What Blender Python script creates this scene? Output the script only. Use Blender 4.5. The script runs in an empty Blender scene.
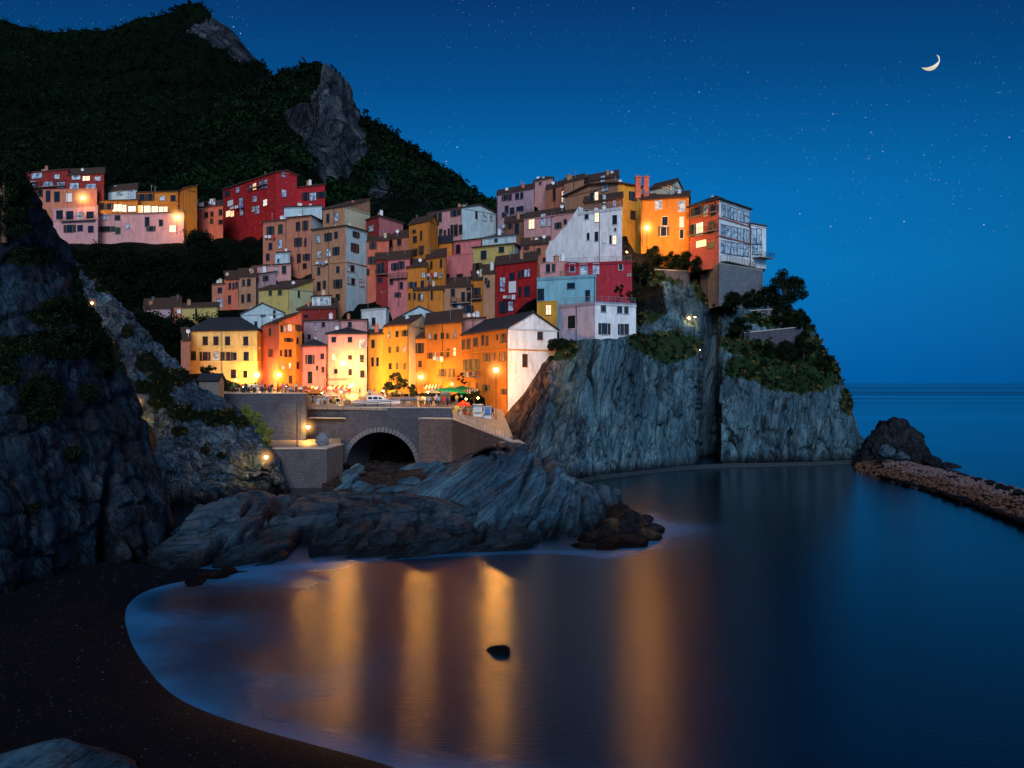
import bpy, math, random
import numpy as np
from math import radians as R, sin, cos, pi, sqrt, hypot
from mathutils import Vector
random.seed(7)
RNG = np.random.default_rng(11)
F = 900.0; CX = 512.0; CY = 383.0; CZ = 14.0
def P(px, py, d): return Vector(((px-CX)*d/F, d, CZ-(py-CY)*d/F))
def XY(px, d): return Vector(((px-CX)*d/F, d, 0))
def ZZ(py, d): return CZ-(py-CY)*d/F
def WD(py, z=0.0): return (CZ-z)*F/(py-CY)      # depth at which level z shows at picture height py
scene = bpy.context.scene
col = scene.collection
# ------------------------------------------------------------------ noise (numpy)
def _h(ix, iy, iz, s):
    n = (ix*374761393 + iy*668265263 + iz*2147483647*3 + s*1274126177) & 0xffffffff
    n = ((n ^ (n >> 13))*1274126177) & 0xffffffff
    n = (n ^ (n >> 16))
    return (n & 0xffff)/65535.0
def vnoise(p, s=0):
    p = np.asarray(p, float); i = np.floor(p).astype(np.int64); f = p-i
    f = f*f*f*(f*(f*6-15)+10)
    r = 0
    for dx in (0, 1):
        wx = f[:, 0] if dx else 1-f[:, 0]
        for dy in (0, 1):
            wy = f[:, 1] if dy else 1-f[:, 1]
            for dz in (0, 1):
                wz = f[:, 2] if dz else 1-f[:, 2]
                r = r+wx*wy*wz*_h(i[:, 0]+dx, i[:, 1]+dy, i[:, 2]+dz, s)
    return r*2-1
def fbm(p, o=4, s=0, g=0.5, ridged=False):
    p = np.asarray(p, float); r = 0; a = 1; t = 0
    for k in range(o):
        n = vnoise(p*(2.03**k)+k*17.3, s+k)
        if ridged: n = 1-2*np.abs(n)
        r = r+a*n; t += a; a *= g
    return r/t
# ------------------------------------------------------------------ objects
ORG = {}
def tag(o, label=None, cat=None, group=None, kind=None):
    if label: o['label'] = label
    if cat: o['category'] = cat
    if group: o['group'] = group
    if kind: o['kind'] = kind
    return o
def empty(name, loc, label=None, cat=None, group=None):
    o = bpy.data.objects.new(name, None); col.objects.link(o); o.empty_display_size = .3
    o.location = loc; ORG[o.name] = Vector(loc)
    return tag(o, label, cat, group)
class MB:
    def __init__(s): s.v = []; s.f = []; s.m = []
    def quad(s, a, b, c, d, m=0):
        n = len(s.v); s.v += [a, b, c, d]; s.f.append((n, n+1, n+2, n+3)); s.m.append(m)
    def poly(s, pts, m=0):
        n = len(s.v); s.v += list(pts); s.f.append(tuple(range(n, n+len(pts)))); s.m.append(m)
    def hexa(s, p, m=0):     # p: 4 bottom, 4 top
        n = len(s.v); s.v += list(p)
        for q in ((0, 3, 2, 1), (4, 5, 6, 7), (0, 1, 5, 4), (1, 2, 6, 5), (2, 3, 7, 6), (3, 0, 4, 7)):
            s.f.append(tuple(n+i for i in q)); s.m.append(m)
    def box(s, c, u, w, h, t, n=None, m=0):   # centre of bottom edge c, along u by w, height h, thickness t along n
        u = Vector(u).normalized(); n = n if n is not None else Vector((u.y, -u.x, 0))
        c = Vector(c); a = c-u*w/2; b = c+u*w/2; z = Vector((0, 0, h))
        q = [a-n*t/2, b-n*t/2, b+n*t/2, a+n*t/2]
        s.hexa(q+[k+z for k in q], m)
    def tube(s, pts, r, k=6, m=0, cap=True):
        pts = [Vector(p) for p in pts]; rs = r if isinstance(r, (list, tuple)) else [r]*len(pts)
        n0 = len(s.v)
        for i, p in enumerate(pts):
            d = (pts[min(i+1, len(pts)-1)]-pts[max(i-1, 0)]).normalized()
            a = d.cross(Vector((0.02, 1, 0.03))) if abs(d.y) < .9 else d.cross(Vector((1, 0, 0)))
            a.normalize(); b = d.cross(a)
            for j in range(k):
                t = 2*pi*j/k; s.v.append(p+(a*cos(t)+b*sin(t))*rs[i])
        for i in range(len(pts)-1):
            for j in range(k):
                s.f.append((n0+i*k+j, n0+i*k+(j+1) % k, n0+(i+1)*k+(j+1) % k, n0+(i+1)*k+j)); s.m.append(m)
        if cap:
            s.f.append(tuple(n0+j for j in range(k))); s.m.append(m)
            s.f.append(tuple(n0+(len(pts)-1)*k+j for j in range(k))); s.m.append(m)
    def lathe(s, c, prof, k=12, m=0):         # prof: (r, z)
        c = Vector(c); n0 = len(s.v)
        for r, z in prof:
            for j in range(k):
                t = 2*pi*j/k; s.v.append(c+Vector((r*cos(t), r*sin(t), z)))
        for i in range(len(prof)-1):
            for j in range(k):
                s.f.append((n0+i*k+j, n0+i*k+(j+1) % k, n0+(i+1)*k+(j+1) % k, n0+(i+1)*k+j)); s.m.append(m)
        s.f.append(tuple(n0+j for j in range(k))); s.m.append(m)
        s.f.append(tuple(n0+(len(prof)-1)*k+j for j in range(k))); s.m.append(m)
    def build(s, name, mat, parent=None, color=None, smooth=False, loc=None):
        v = np.array([tuple(p) for p in s.v])
        c = loc if loc is not None else Vector(((v[:, 0].min()+v[:, 0].max())/2, (v[:, 1].min()+v[:, 1].max())/2, v[:, 2].min()))
        me = bpy.data.meshes.new(name)
        me.from_pydata([tuple(Vector(p)-c) for p in s.v], [], s.f)
        for mm in (mat if isinstance(mat, (list, tuple)) else [mat]): me.materials.append(mm)
        if any(s.m): me.polygons.foreach_set('material_index', s.m)
        if smooth: me.polygons.foreach_set('use_smooth', [True]*len(s.f))
        o = bpy.data.objects.new(name, me); col.objects.link(o)
        if parent is not None:
            o.parent = parent; o.location = c-ORG[parent.name]
        else: o.location = c
        ORG[o.name] = Vector(c)
        if color is not None: o.color = (*color, 1)
        return o
def np_mesh(name, V, Fc, mat, attrs=None, smooth=True):
    me = bpy.data.meshes.new(name)
    V = np.asarray(V, np.float32); Fc = np.asarray(Fc, np.int32)
    k = Fc.shape[1]
    me.vertices.add(len(V)); me.vertices.foreach_set('co', V.ravel())
    me.loops.add(Fc.size); me.loops.foreach_set('vertex_index', Fc.ravel())
    me.polygons.add(len(Fc)); me.polygons.foreach_set('loop_start', np.arange(0, Fc.size, k, dtype=np.int32))
    me.polygons.foreach_set('loop_total', np.full(len(Fc), k, np.int32)) if False else None
    me.update(calc_edges=True); me.validate()
    me.materials.append(mat)
    for an, av in (attrs or {}).items():
        a = me.attributes.new(an, 'FLOAT', 'POINT'); a.data.foreach_set('value', np.asarray(av, np.float32))
    me.polygons.foreach_set('use_smooth', np.full(len(me.polygons), smooth))
    o = bpy.data.objects.new(name, me); col.objects.link(o); ORG[o.name] = Vector((0, 0, 0))
    return o
def copy_tree(o, parent=None, loc=None, rz=None):
    c = o.copy(); col.objects.link(c); c.parent = parent
    if loc is not None: c.location = loc; ORG[c.name] = Vector(loc)
    if rz is not None: c.rotation_euler = (0, 0, rz)
    for ch in KIDS.get(o.name, []): 
        n = copy_tree(ch, c); KIDS.setdefault(c.name, []).append(n)
    return c
KIDS = {}
def kid(parent, child):
    KIDS.setdefault(parent.name, []).append(child); return child
# ------------------------------------------------------------------ materials
class NT:
    def __init__(s, name):
        s.mat = bpy.data.materials.new(name); s.mat.use_nodes = True
        s.t = s.mat.node_tree; s.b = s.t.nodes['Principled BSDF']; s.out = s.t.nodes['Material Output']
    def n(s, ty, **k):
        x = s.t.nodes.new(ty)
        for a, v in k.items():
            if a.startswith('i_'):
                x.inputs[a[2:].replace('_', ' ')].default_value = v
            else: setattr(x, a, v)
        return x
    def l(s, a, b): s.t.links.new(a, b)
    def coord(s, kind='Object', scale=(1, 1, 1), rot=(0, 0, 0)):
        if kind == 'World': o = s.n('ShaderNodeNewGeometry').outputs['Position']
        else: o = s.n('ShaderNodeTexCoord').outputs[kind]
        if any(rot):
            m = s.n('ShaderNodeMapping'); m.inputs['Rotation'].default_value = rot; s.l(o, m.inputs['Vector']); o = m.outputs['Vector']
        m = s.n('ShaderNodeMapping'); m.inputs['Scale'].default_value = scale
        s.l(o, m.inputs['Vector']); return m.outputs['Vector']
    def noise(s, vec, scale=1, detail=4, rough=.55, dist=0):
        x = s.n('ShaderNodeTexNoise', i_Scale=scale, i_Detail=detail, i_Roughness=rough, i_Distortion=dist)
        s.l(vec, x.inputs['Vector']); return x.outputs['Fac']
    def ramp(s, fac, stops):
        x = s.n('ShaderNodeValToRGB'); e = x.color_ramp.elements
        for i, (p, c) in enumerate(stops):
            el = e[i] if i < 2 else e.new(p)
            el.position = p; el.color = (*c, 1) if len(c) == 3 else c
        s.l(fac, x.inputs['Fac']); return x.outputs['Color']
    def rampv(s, fac, stops): return s.ramp(fac, [(p, (c, c, c)) for p, c in stops])
    def mix(s, fac, a, b, mode='MIX'):
        x = s.n('ShaderNodeMix', data_type='RGBA', blend_type=mode)
        for sock, val in ((x.inputs[0], fac), (x.inputs[6], a), (x.inputs[7], b)):
            if isinstance(val, (int, float)): sock.default_value = val
            elif isinstance(val, tuple): sock.default_value = (*val, 1) if len(val) == 3 else val
            else: s.l(val, sock)
        return x.outputs[2]
    def math(s, op, a, b=0.0, c=0.0):
        x = s.n('ShaderNodeMath', operation=op)
        for i, val in enumerate((a, b, c)):
            if isinstance(val, (int, float)): x.inputs[i].default_value = val
            else: s.l(val, x.inputs[i])
        return x.outputs[0]
    def bump(s, h, strength=.5, dist=.1, prev=None):
        x = s.n('ShaderNodeBump', i_Strength=strength, i_Distance=dist); s.l(h, x.inputs['Height'])
        if prev is not None: s.l(prev, x.inputs['Normal'])
        return x.outputs['Normal']
    def set(s, color=None, rough=None, normal=None, metal=None, spec=None):
        for k, v in (('Base Color', color), ('Roughness', rough), ('Normal', normal), ('Metallic', metal), ('Specular IOR Level', spec)):
            if v is None: continue
            if isinstance(v, (int, float)): s.b.inputs[k].default_value = v
            elif isinstance(v, tuple): s.b.inputs[k].default_value = (*v, 1)
            else: s.l(v, s.b.inputs[k])
        return s.mat
def rock_mat(name, c1, c2, c3, stretch=(1, 1, .25), rot=(0, 0, 0), scale=.5, veg=(.012, .03, .012), bump=1.0, stain=0.0, wet=1.6, ck=.6, spec=.1, bd=1.0, xb=None):
    t = NT(name)
    v = t.coord('World', stretch, rot); w = t.coord('World')
    n1 = t.noise(v, scale*1.2, 8, .62, .4); n2 = t.noise(w, .12, 4, .5); n3 = t.noise(w, 2.4, 6, .7)
    c = t.ramp(n1, [(.28, c1), (.5, c2), (.72, c3)])
    c = t.mix(t.rampv(n2, [(.35, .0), (.65, 1)]), c, t.mix(1.0, c, (.45, .47, .52), 'MULTIPLY'))
    vo = t.n('ShaderNodeTexVoronoi', feature='DISTANCE_TO_EDGE', i_Scale=scale*.45)
    vw = t.n('ShaderNodeVectorMath', operation='ADD'); t.l(v, vw.inputs[0])
    nn = t.n('ShaderNodeTexNoise', i_Scale=scale*1.5, i_Detail=3); t.l(v, nn.inputs['Vector'])
    sc = t.n('ShaderNodeVectorMath', operation='SCALE'); sc.inputs['Scale'].default_value = 1.6; t.l(nn.outputs['Color'], sc.inputs[0])
    t.l(sc.outputs[0], vw.inputs[1]); t.l(vw.outputs[0], vo.inputs['Vector'])
    crack = t.rampv(vo.outputs['Distance'], [(0, 0), (.025, 1)])
    c = t.mix(t.math('MULTIPLY', t.math('SUBTRACT', 1.0, crack), ck), c, (.006, .007, .009))
    c = t.mix(t.rampv(n3, [(.3, .55), (.6, 0)]), c, t.mix(1.0, c, (.3, .32, .36), 'MULTIPLY'))
    vein = t.rampv(t.math('ABSOLUTE', t.math('SUBTRACT', t.noise(v, scale*.8, 5, .6, .8), .5)), [(0, 0), (.022, 1)])
    vein2 = t.rampv(t.math('ABSOLUTE', t.math('SUBTRACT', t.noise(v, scale*2.6, 4, .6, .5), .5)), [(0, .45), (.02, 1)])
    vein = t.math('MULTIPLY', vein, vein2)
    c = t.mix(t.math('MULTIPLY', t.math('SUBTRACT', 1.0, vein), .85), c, (.003, .005, .008))
    if stain:
        n4 = t.noise(w, .35, 5, .6)
        c = t.mix(t.math('MULTIPLY', t.rampv(n4, [(.5, 0), (.62, 1)]), stain), c, (.22, .12, .055))
    if wet:
        sp = t.n('ShaderNodeSeparateXYZ'); t.l(t.n('ShaderNodeNewGeometry').outputs['Position'], sp.inputs[0])
        hh = t.math('ADD', sp.outputs['Z'], t.math('MULTIPLY', t.noise(w, .7, 3), -1.4))
        mr = t.n('ShaderNodeMapRange'); mr.inputs['From Min'].default_value = -.4; mr.inputs['From Max'].default_value = wet-.5
        t.l(hh, mr.inputs['Value'])
        c = t.mix(mr.outputs[0], t.mix(1.0, c, (.13, .13, .15), 'MULTIPLY'), c)
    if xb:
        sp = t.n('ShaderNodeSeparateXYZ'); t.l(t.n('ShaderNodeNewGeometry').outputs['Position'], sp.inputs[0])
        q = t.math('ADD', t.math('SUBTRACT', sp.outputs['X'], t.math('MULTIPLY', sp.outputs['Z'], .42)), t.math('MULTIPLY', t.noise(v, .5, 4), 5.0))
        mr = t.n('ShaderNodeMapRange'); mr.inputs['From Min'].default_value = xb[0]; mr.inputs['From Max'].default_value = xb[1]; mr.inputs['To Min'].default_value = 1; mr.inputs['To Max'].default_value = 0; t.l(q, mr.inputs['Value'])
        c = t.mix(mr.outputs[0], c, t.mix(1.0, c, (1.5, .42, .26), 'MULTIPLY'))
    ca = t.n('ShaderNodeAttribute', attribute_name='crack')
    c = t.mix(t.math('MULTIPLY', ca.outputs['Fac'], .93), c, (.0015, .003, .005))  # crease shade of the cracks painted in as near-black colour
    at = t.n('ShaderNodeAttribute', attribute_name='veg')
    vn = t.noise(w, 1.6, 5, .7)
    vf = t.rampv(t.math('ADD', at.outputs['Fac'], t.math('MULTIPLY', t.math('SUBTRACT', vn, .5), 1.2)), [(.42, 0), (.58, 1)])
    vc = t.mix(t.noise(w, 3.2, 4, .7), tuple(.35*k for k in veg), tuple(1.7*k for k in veg))
    c = t.mix(vf, c, vc)
    h = t.math('ADD', t.math('MULTIPLY', n1, 1.2), t.math('MULTIPLY', t.math('ADD', t.math('MULTIPLY', crack, ck), vein), .3))
    nb = t.bump(h, 1.0*bump, .7*bd); nb = t.bump(n3 if bd < 2 else t.noise(w, .25, 6, .7), .7*bump, .16*bd, nb)
    fine = t.noise(v, scale*9, 5, .7); nb = t.bump(fine, .8*bump, .1*bd, nb)
    return t.set(c, .75, nb, spec=spec)
def plain(name, color, rough=.6, metal=0, bump=None, var=.25, spec=.4):
    t = NT(name); w = t.coord('Object')
    n = t.noise(w, 3, 4, .6)
    c = t.mix(n, tuple(k*(1-var) for k in color), tuple(min(1, k*(1+var)) for k in color))
    nb = t.bump(n, .3, .02) if bump is None else t.bump(t.noise(w, bump[0], 5, .7), .6, bump[1])
    return t.set(c, rough, nb, metal, spec)
def emis(name, color, strength, base=(.8, .8, .8)):
    t = NT(name); t.set(base, .4)
    n = t.noise(t.coord('Object'), 4, 2)
    e = t.mix(t.rampv(n, [(.3, 0), (.7, 1)]), tuple(k*.6 for k in color), color)
    t.l(e, t.b.inputs['Emission Color']); t.b.inputs['Emission Strength'].default_value = strength
    return t.mat
M = {}
t = NT('plaster')
oi = t.n('ShaderNodeObjectInfo'); w = t.coord('World')
vs = t.coord('World', (.8, .8, .2))
n1 = t.noise(w, .5, 6, .65); n2 = t.noise(vs, 1.6, 5, .7); n3 = t.noise(w, 9, 4, .7)
c = t.mix(t.rampv(n1, [(.35, 0), (.7, .45)]), oi.outputs['Color'], t.mix(1.0, oi.outputs['Color'], (.62, .6, .58), 'MULTIPLY'))
c = t.mix(t.rampv(n2, [(.45, 0), (.7, .5)]), c, t.mix(1.0, c, (.4, .37, .37), 'MULTIPLY'))
c = t.mix(t.rampv(t.noise(w, 1.1, 6, .75), [(.6, 0), (.63, .55)]), c, t.mix(.5, c, (.38, .33, .28)))
M['plaster'] = t.set(c, .85, t.bump(n3, .5, .03), spec=.2)
t = NT('painted_wood'); oi = t.n('ShaderNodeObjectInfo')
n1 = t.noise(t.coord('Object', (1, 1, 8)), 3, 3)
M['paint'] = t.set(t.mix(n1, t.mix(1.0, oi.outputs['Color'], (.7, .7, .7), 'MULTIPLY'), oi.outputs['Color']), .55, t.bump(n1, .4, .02))
t = NT('glass_dark'); n1 = t.noise(t.coord('World'), .7, 2)
M['glass'] = t.set(t.mix(n1, (.004, .005, .008), (.02, .025, .035)), .12, t.bump(n1, .1, .02), spec=.6)
t = NT('glass_sky_painted'); n1 = t.noise(t.coord('World'), 1.1, 3)
M['glass_pale'] = t.set(t.mix(t.rampv(n1, [(.4, 0), (.6, 1)]), (.12, .2, .3), (.6, .75, .85)), .25, spec=.6)  # pale sky reflection painted into the pane colour
M['glass_lit'] = emis('glass_lit', (1, .58, .2), 1.5)
M['glass_lit_w'] = emis('glass_lit_white', (.9, .85, .65), .8)
t = NT('roof_tiles'); w = t.coord('World'); oi = t.n('ShaderNodeObjectInfo')
wv = t.n('ShaderNodeTexWave', i_Scale=2.2, i_Distortion=1.5); t.l(t.coord('World', (1, .6, 0)), wv.inputs['Vector'])
wv2 = t.n('ShaderNodeTexWave', i_Scale=1.6, i_Distortion=.8, bands_direction='Z'); t.l(w, wv2.inputs['Vector'])
n1 = t.noise(w, 2.5, 5, .7)
c = t.mix(t.rampv(n1, [(.3, 0), (.7, 1)]), t.mix(1.0, oi.outputs['Color'], (.45, .45, .5), 'MULTIPLY'), oi.outputs['Color'])
M['roof'] = t.set(c, .8, t.bump(wv2.outputs['Fac'], .5, .06, t.bump(wv.outputs['Fac'], .8, .08)), spec=.3)
M['metal'] = plain('dark_metal', (.03, .03, .035), .45, .6)
M['steel'] = plain('pale_metal', (.35, .38, .4), .4, .7)
M['white'] = plain('white_paint', (.7, .72, .74), .5)
M['wood'] = plain('brown_wood', (.1, .05, .025), .6)
M['rubber'] = plain('rubber', (.015, .015, .015), .8)
def stone_mat(name, c1, c2, mortar, sx=.8, sy=.4, stain=.5):
    t = NT(name)
    tc = t.n('ShaderNodeNewGeometry').outputs['Position']
    sp = t.n('ShaderNodeSeparateXYZ'); t.l(tc, sp.inputs[0])
    u = t.math('ADD', sp.outputs['X'], t.math('MULTIPLY', sp.outputs['Y'], .7))
    cb = t.n('ShaderNodeCombineXYZ'); t.l(u, cb.inputs[0]); t.l(sp.outputs['Z'], cb.inputs[1])
    wn = t.n('ShaderNodeTexNoise', i_Scale=1.3, i_Detail=3); t.l(tc, wn.inputs['Vector'])
    sc = t.n('ShaderNodeVectorMath', operation='MULTIPLY_ADD'); t.l(wn.outputs['Color'], sc.inputs[0]); sc.inputs[1].default_value = (.3, .3, 0); t.l(cb.outputs[0], sc.inputs[2])
    br = t.n('ShaderNodeTexBrick', i_Scale=1.0); br.inputs['Brick Width'].default_value = sx; br.inputs['Row Height'].default_value = sy
    br.inputs['Mortar Size'].default_value = .03; br.inputs['Color1'].default_value = (*c1, 1); br.inputs['Color2'].default_value = (*c2, 1); br.inputs['Mortar'].default_value = (*mortar, 1)
    t.l(sc.outputs[0], br.inputs['Vector'])
    w = t.coord('World'); n1 = t.noise(w, .4, 6, .7); n3 = t.noise(w, 5, 5, .7)
    c = t.mix(t.rampv(n1, [(.35, 0), (.7, stain)]), br.outputs['Color'], (.03, .03, .035))
    c = t.mix(t.rampv(n3, [(.35, .5), (.6, 0)]), c, t.mix(1.0, c, (.35, .35, .38), 'MULTIPLY'))
    return t.set(c, .85, t.bump(n3, .6, .08, t.bump(br.outputs['Fac'], -.8, .06)), spec=.25)
M['masonry'] = stone_mat('wall_stone', (.065, .08, .115), (.105, .12, .16), (.045, .055, .08), .42, .2, .55)
M['masonry_pale'] = stone_mat('wall_stone_pale', (.15, .18, .22), (.22, .25, .29), (.1, .12, .15), .55, .26, .4)
M['masonry_red'] = stone_mat('wall_stone_red', (.14, .09, .085), (.22, .15, .14), (.07, .05, .05), .45, .2)
# ------------------------------------------------------------------ camera and world
cam = bpy.data.cameras.new('camera'); co = bpy.data.objects.new('camera', cam); col.objects.link(co)
cam.sensor_width = 36; cam.lens = 36*F/1024; cam.clip_end = 60000; cam.clip_start = .5
cam.shift_y = -1/1024
co.location = (0, 0, CZ); co.rotation_euler = (pi/2, 0, 0); scene.camera = co
scene.view_settings.view_transform = 'Standard'; scene.view_settings.look = 'None'; scene.view_settings.exposure = 0
world = bpy.data.worlds.new('World'); scene.world = world; world.use_nodes = True
wt = world.node_tree; wt.nodes.clear()
def wn(ty, **k):
    x = wt.nodes.new(ty)
    for a, v in k.items(): setattr(x, a, v)
    return x
wl = wt.links.new
tc = wn('ShaderNodeTexCoord'); sep = wn('ShaderNodeSeparateXYZ'); wl(tc.outputs['Generated'], sep.inputs[0])
rp = wn('ShaderNodeValToRGB'); e = rp.color_ramp.elements
stops = [(0.0, (.0, .11, .38)), (.04, (.0, .13, .43)), (.12, (.0, .168, .48)), (.2, (.0, .145, .44)), (.31, (.0, .067, .24)), (.4, (.001, .03, .135)), (1.0, (.003, .02, .08))]
for i, (p, c) in enumerate(stops):
    el = e[i] if i < 2 else e.new(p)
    el.position = p; el.color = (*c, 1)
wl(sep.outputs['Z'], rp.inputs['Fac'])
# west glow: brighter towards the open sea behind and right of the viewpoint
dt = wn('ShaderNodeVectorMath', operation='DOT_PRODUCT'); wl(tc.outputs['Generated'], dt.inputs[0]); dt.inputs[1].default_value = (.62, -.75, .2)
mr = wn('ShaderNodeMapRange'); mr.inputs['From Min'].default_value = .1; mr.inputs['From Max'].default_value = 1; mr.inputs['To Min'].default_value = 0; mr.inputs['To Max'].default_value = 1
wl(dt.outputs['Value'], mr.inputs['Value'])
gl = wn('ShaderNodeMix', data_type='RGBA', blend_type='ADD'); gl.inputs[0].default_value = 1
gm = wn('ShaderNodeMix', data_type='RGBA'); wl(mr.outputs[0], gm.inputs[0]); gm.inputs[6].default_value = (0, 0, 0, 1); gm.inputs[7].default_value = (.16, .3, .42, 1)
# azimuth: a little darker towards the left of the view
az = wn('ShaderNodeMapRange'); az.inputs['From Min'].default_value = 0; az.inputs['From Max'].default_value = .3; az.inputs['To Min'].default_value = 1.06; az.inputs['To Max'].default_value = .74
xx = wn('ShaderNodeMath', operation='MULTIPLY'); wl(sep.outputs['X'], xx.inputs[0]); wl(sep.outputs['X'], xx.inputs[1]); wl(xx.outputs[0], az.inputs['Value'])
vm = wn('ShaderNodeVectorMath', operation='SCALE'); wl(rp.outputs['Color'], vm.inputs[0]); wl(az.outputs[0], vm.inputs['Scale'])
wl(vm.outputs[0], gl.inputs[6]); wl(gm.outputs[2], gl.inputs[7])
# stars
prev = gl.outputs[2]
for scl, rad, bright, thr in ((170, .055, 1.5, .9), (300, .10, .3, .70)):
    vo = wn('ShaderNodeTexVoronoi'); vo.inputs['Scale'].default_value = scl; wl(tc.outputs['Generated'], vo.inputs['Vector'])
    ls = wn('ShaderNodeMapRange'); ls.inputs['From Min'].default_value = rad*2; ls.inputs['From Max'].default_value = 0; wl(vo.outputs['Distance'], ls.inputs['Value'])
    sc_ = wn('ShaderNodeSeparateColor'); wl(vo.outputs['Color'], sc_.inputs[0])
    gt = wn('ShaderNodeMapRange'); gt.inputs['From Min'].default_value = thr; gt.inputs['From Max'].default_value = 1; gt.inputs['To Min'].default_value = 0; gt.inputs['To Max'].default_value = 1; wl(sc_.outputs[0], gt.inputs['Value'])
    cl = wn('ShaderNodeTexNoise'); cl.inputs['Scale'].default_value = 7; wl(tc.outputs['Generated'], cl.inputs['Vector'])
    cr = wn('ShaderNodeMapRange'); cr.inputs['From Min'].default_value = .4; cr.inputs['From Max'].default_value = .6; wl(cl.outputs['Fac'], cr.inputs['Value'])
    m1 = wn('ShaderNodeMath', operation='MULTIPLY'); wl(ls.outputs[0], m1.inputs[0]); wl(gt.outputs[0], m1.inputs[1])
    m2 = wn('ShaderNodeMath', operation='MULTIPLY'); wl(m1.outputs[0], m2.inputs[0]); wl(cr.outputs[0], m2.inputs[1])
    hz = wn('ShaderNodeMapRange'); hz.inputs['From Min'].default_value = .06; hz.inputs['From Max'].default_value = .2; wl(sep.outputs['Z'], hz.inputs['Value'])
    m3 = wn('ShaderNodeMath', operation='MULTIPLY'); wl(m2.outputs[0], m3.inputs[0]); wl(hz.outputs[0], m3.inputs[1])
    m4 = wn('ShaderNodeMath', operation='MULTIPLY'); wl(m3.outputs[0], m4.inputs[0]); m4.inputs[1].default_value = bright
    ad = wn('ShaderNodeMix', data_type='RGBA', blend_type='ADD'); ad.inputs[0].default_value = 1; wl(prev, ad.inputs[6])
    cc = wn('ShaderNodeCombineColor')
    for k in range(3): wl(m4.outputs[0], cc.inputs[k])
    wl(cc.outputs[0], ad.inputs[7]); prev = ad.outputs[2]
SUN_EL, SUN_AZ = R(28), R(180)      # last light from the open sea, behind and right of the viewpoint
sky = wn('ShaderNodeTexSky', sky_type='NISHITA', sun_disc=False); sky.sun_elevation = R(1.0); sky.sun_rotation = SUN_AZ; sky.altitude = 20
sm = wn('ShaderNodeMix', data_type='RGBA', blend_type='MULTIPLY'); sm.inputs[0].default_value = 1; wl(sky.outputs[0], sm.inputs[6]); sm.inputs[7].default_value = (.0015, .004, .008, 1)
fin = wn('ShaderNodeMix', data_type='RGBA', blend_type='ADD'); fin.inputs[0].default_value = 1; wl(prev, fin.inputs[6]); wl(sm.outputs[2], fin.inputs[7])
bg = wn('ShaderNodeBackground'); wl(fin.outputs[2], bg.inputs['Color']); bg.inputs['Strength'].default_value = 1.0
wo = wn('ShaderNodeOutputWorld'); wl(bg.outputs[0], wo.inputs[0])
sun = bpy.data.lights.new('sun', 'SUN'); sun.energy = 2.15; sun.angle = R(25); sun.color = (.9, .93, 1.0)
so = bpy.data.objects.new('sun', sun); col.objects.link(so)
dirv = Vector((sin(SUN_AZ)*cos(SUN_EL), cos(SUN_AZ)*cos(SUN_EL), sin(SUN_EL)))
so.rotation_euler = dirv.to_track_quat('Z', 'Y').to_euler()
so.location = dirv*300
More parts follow.
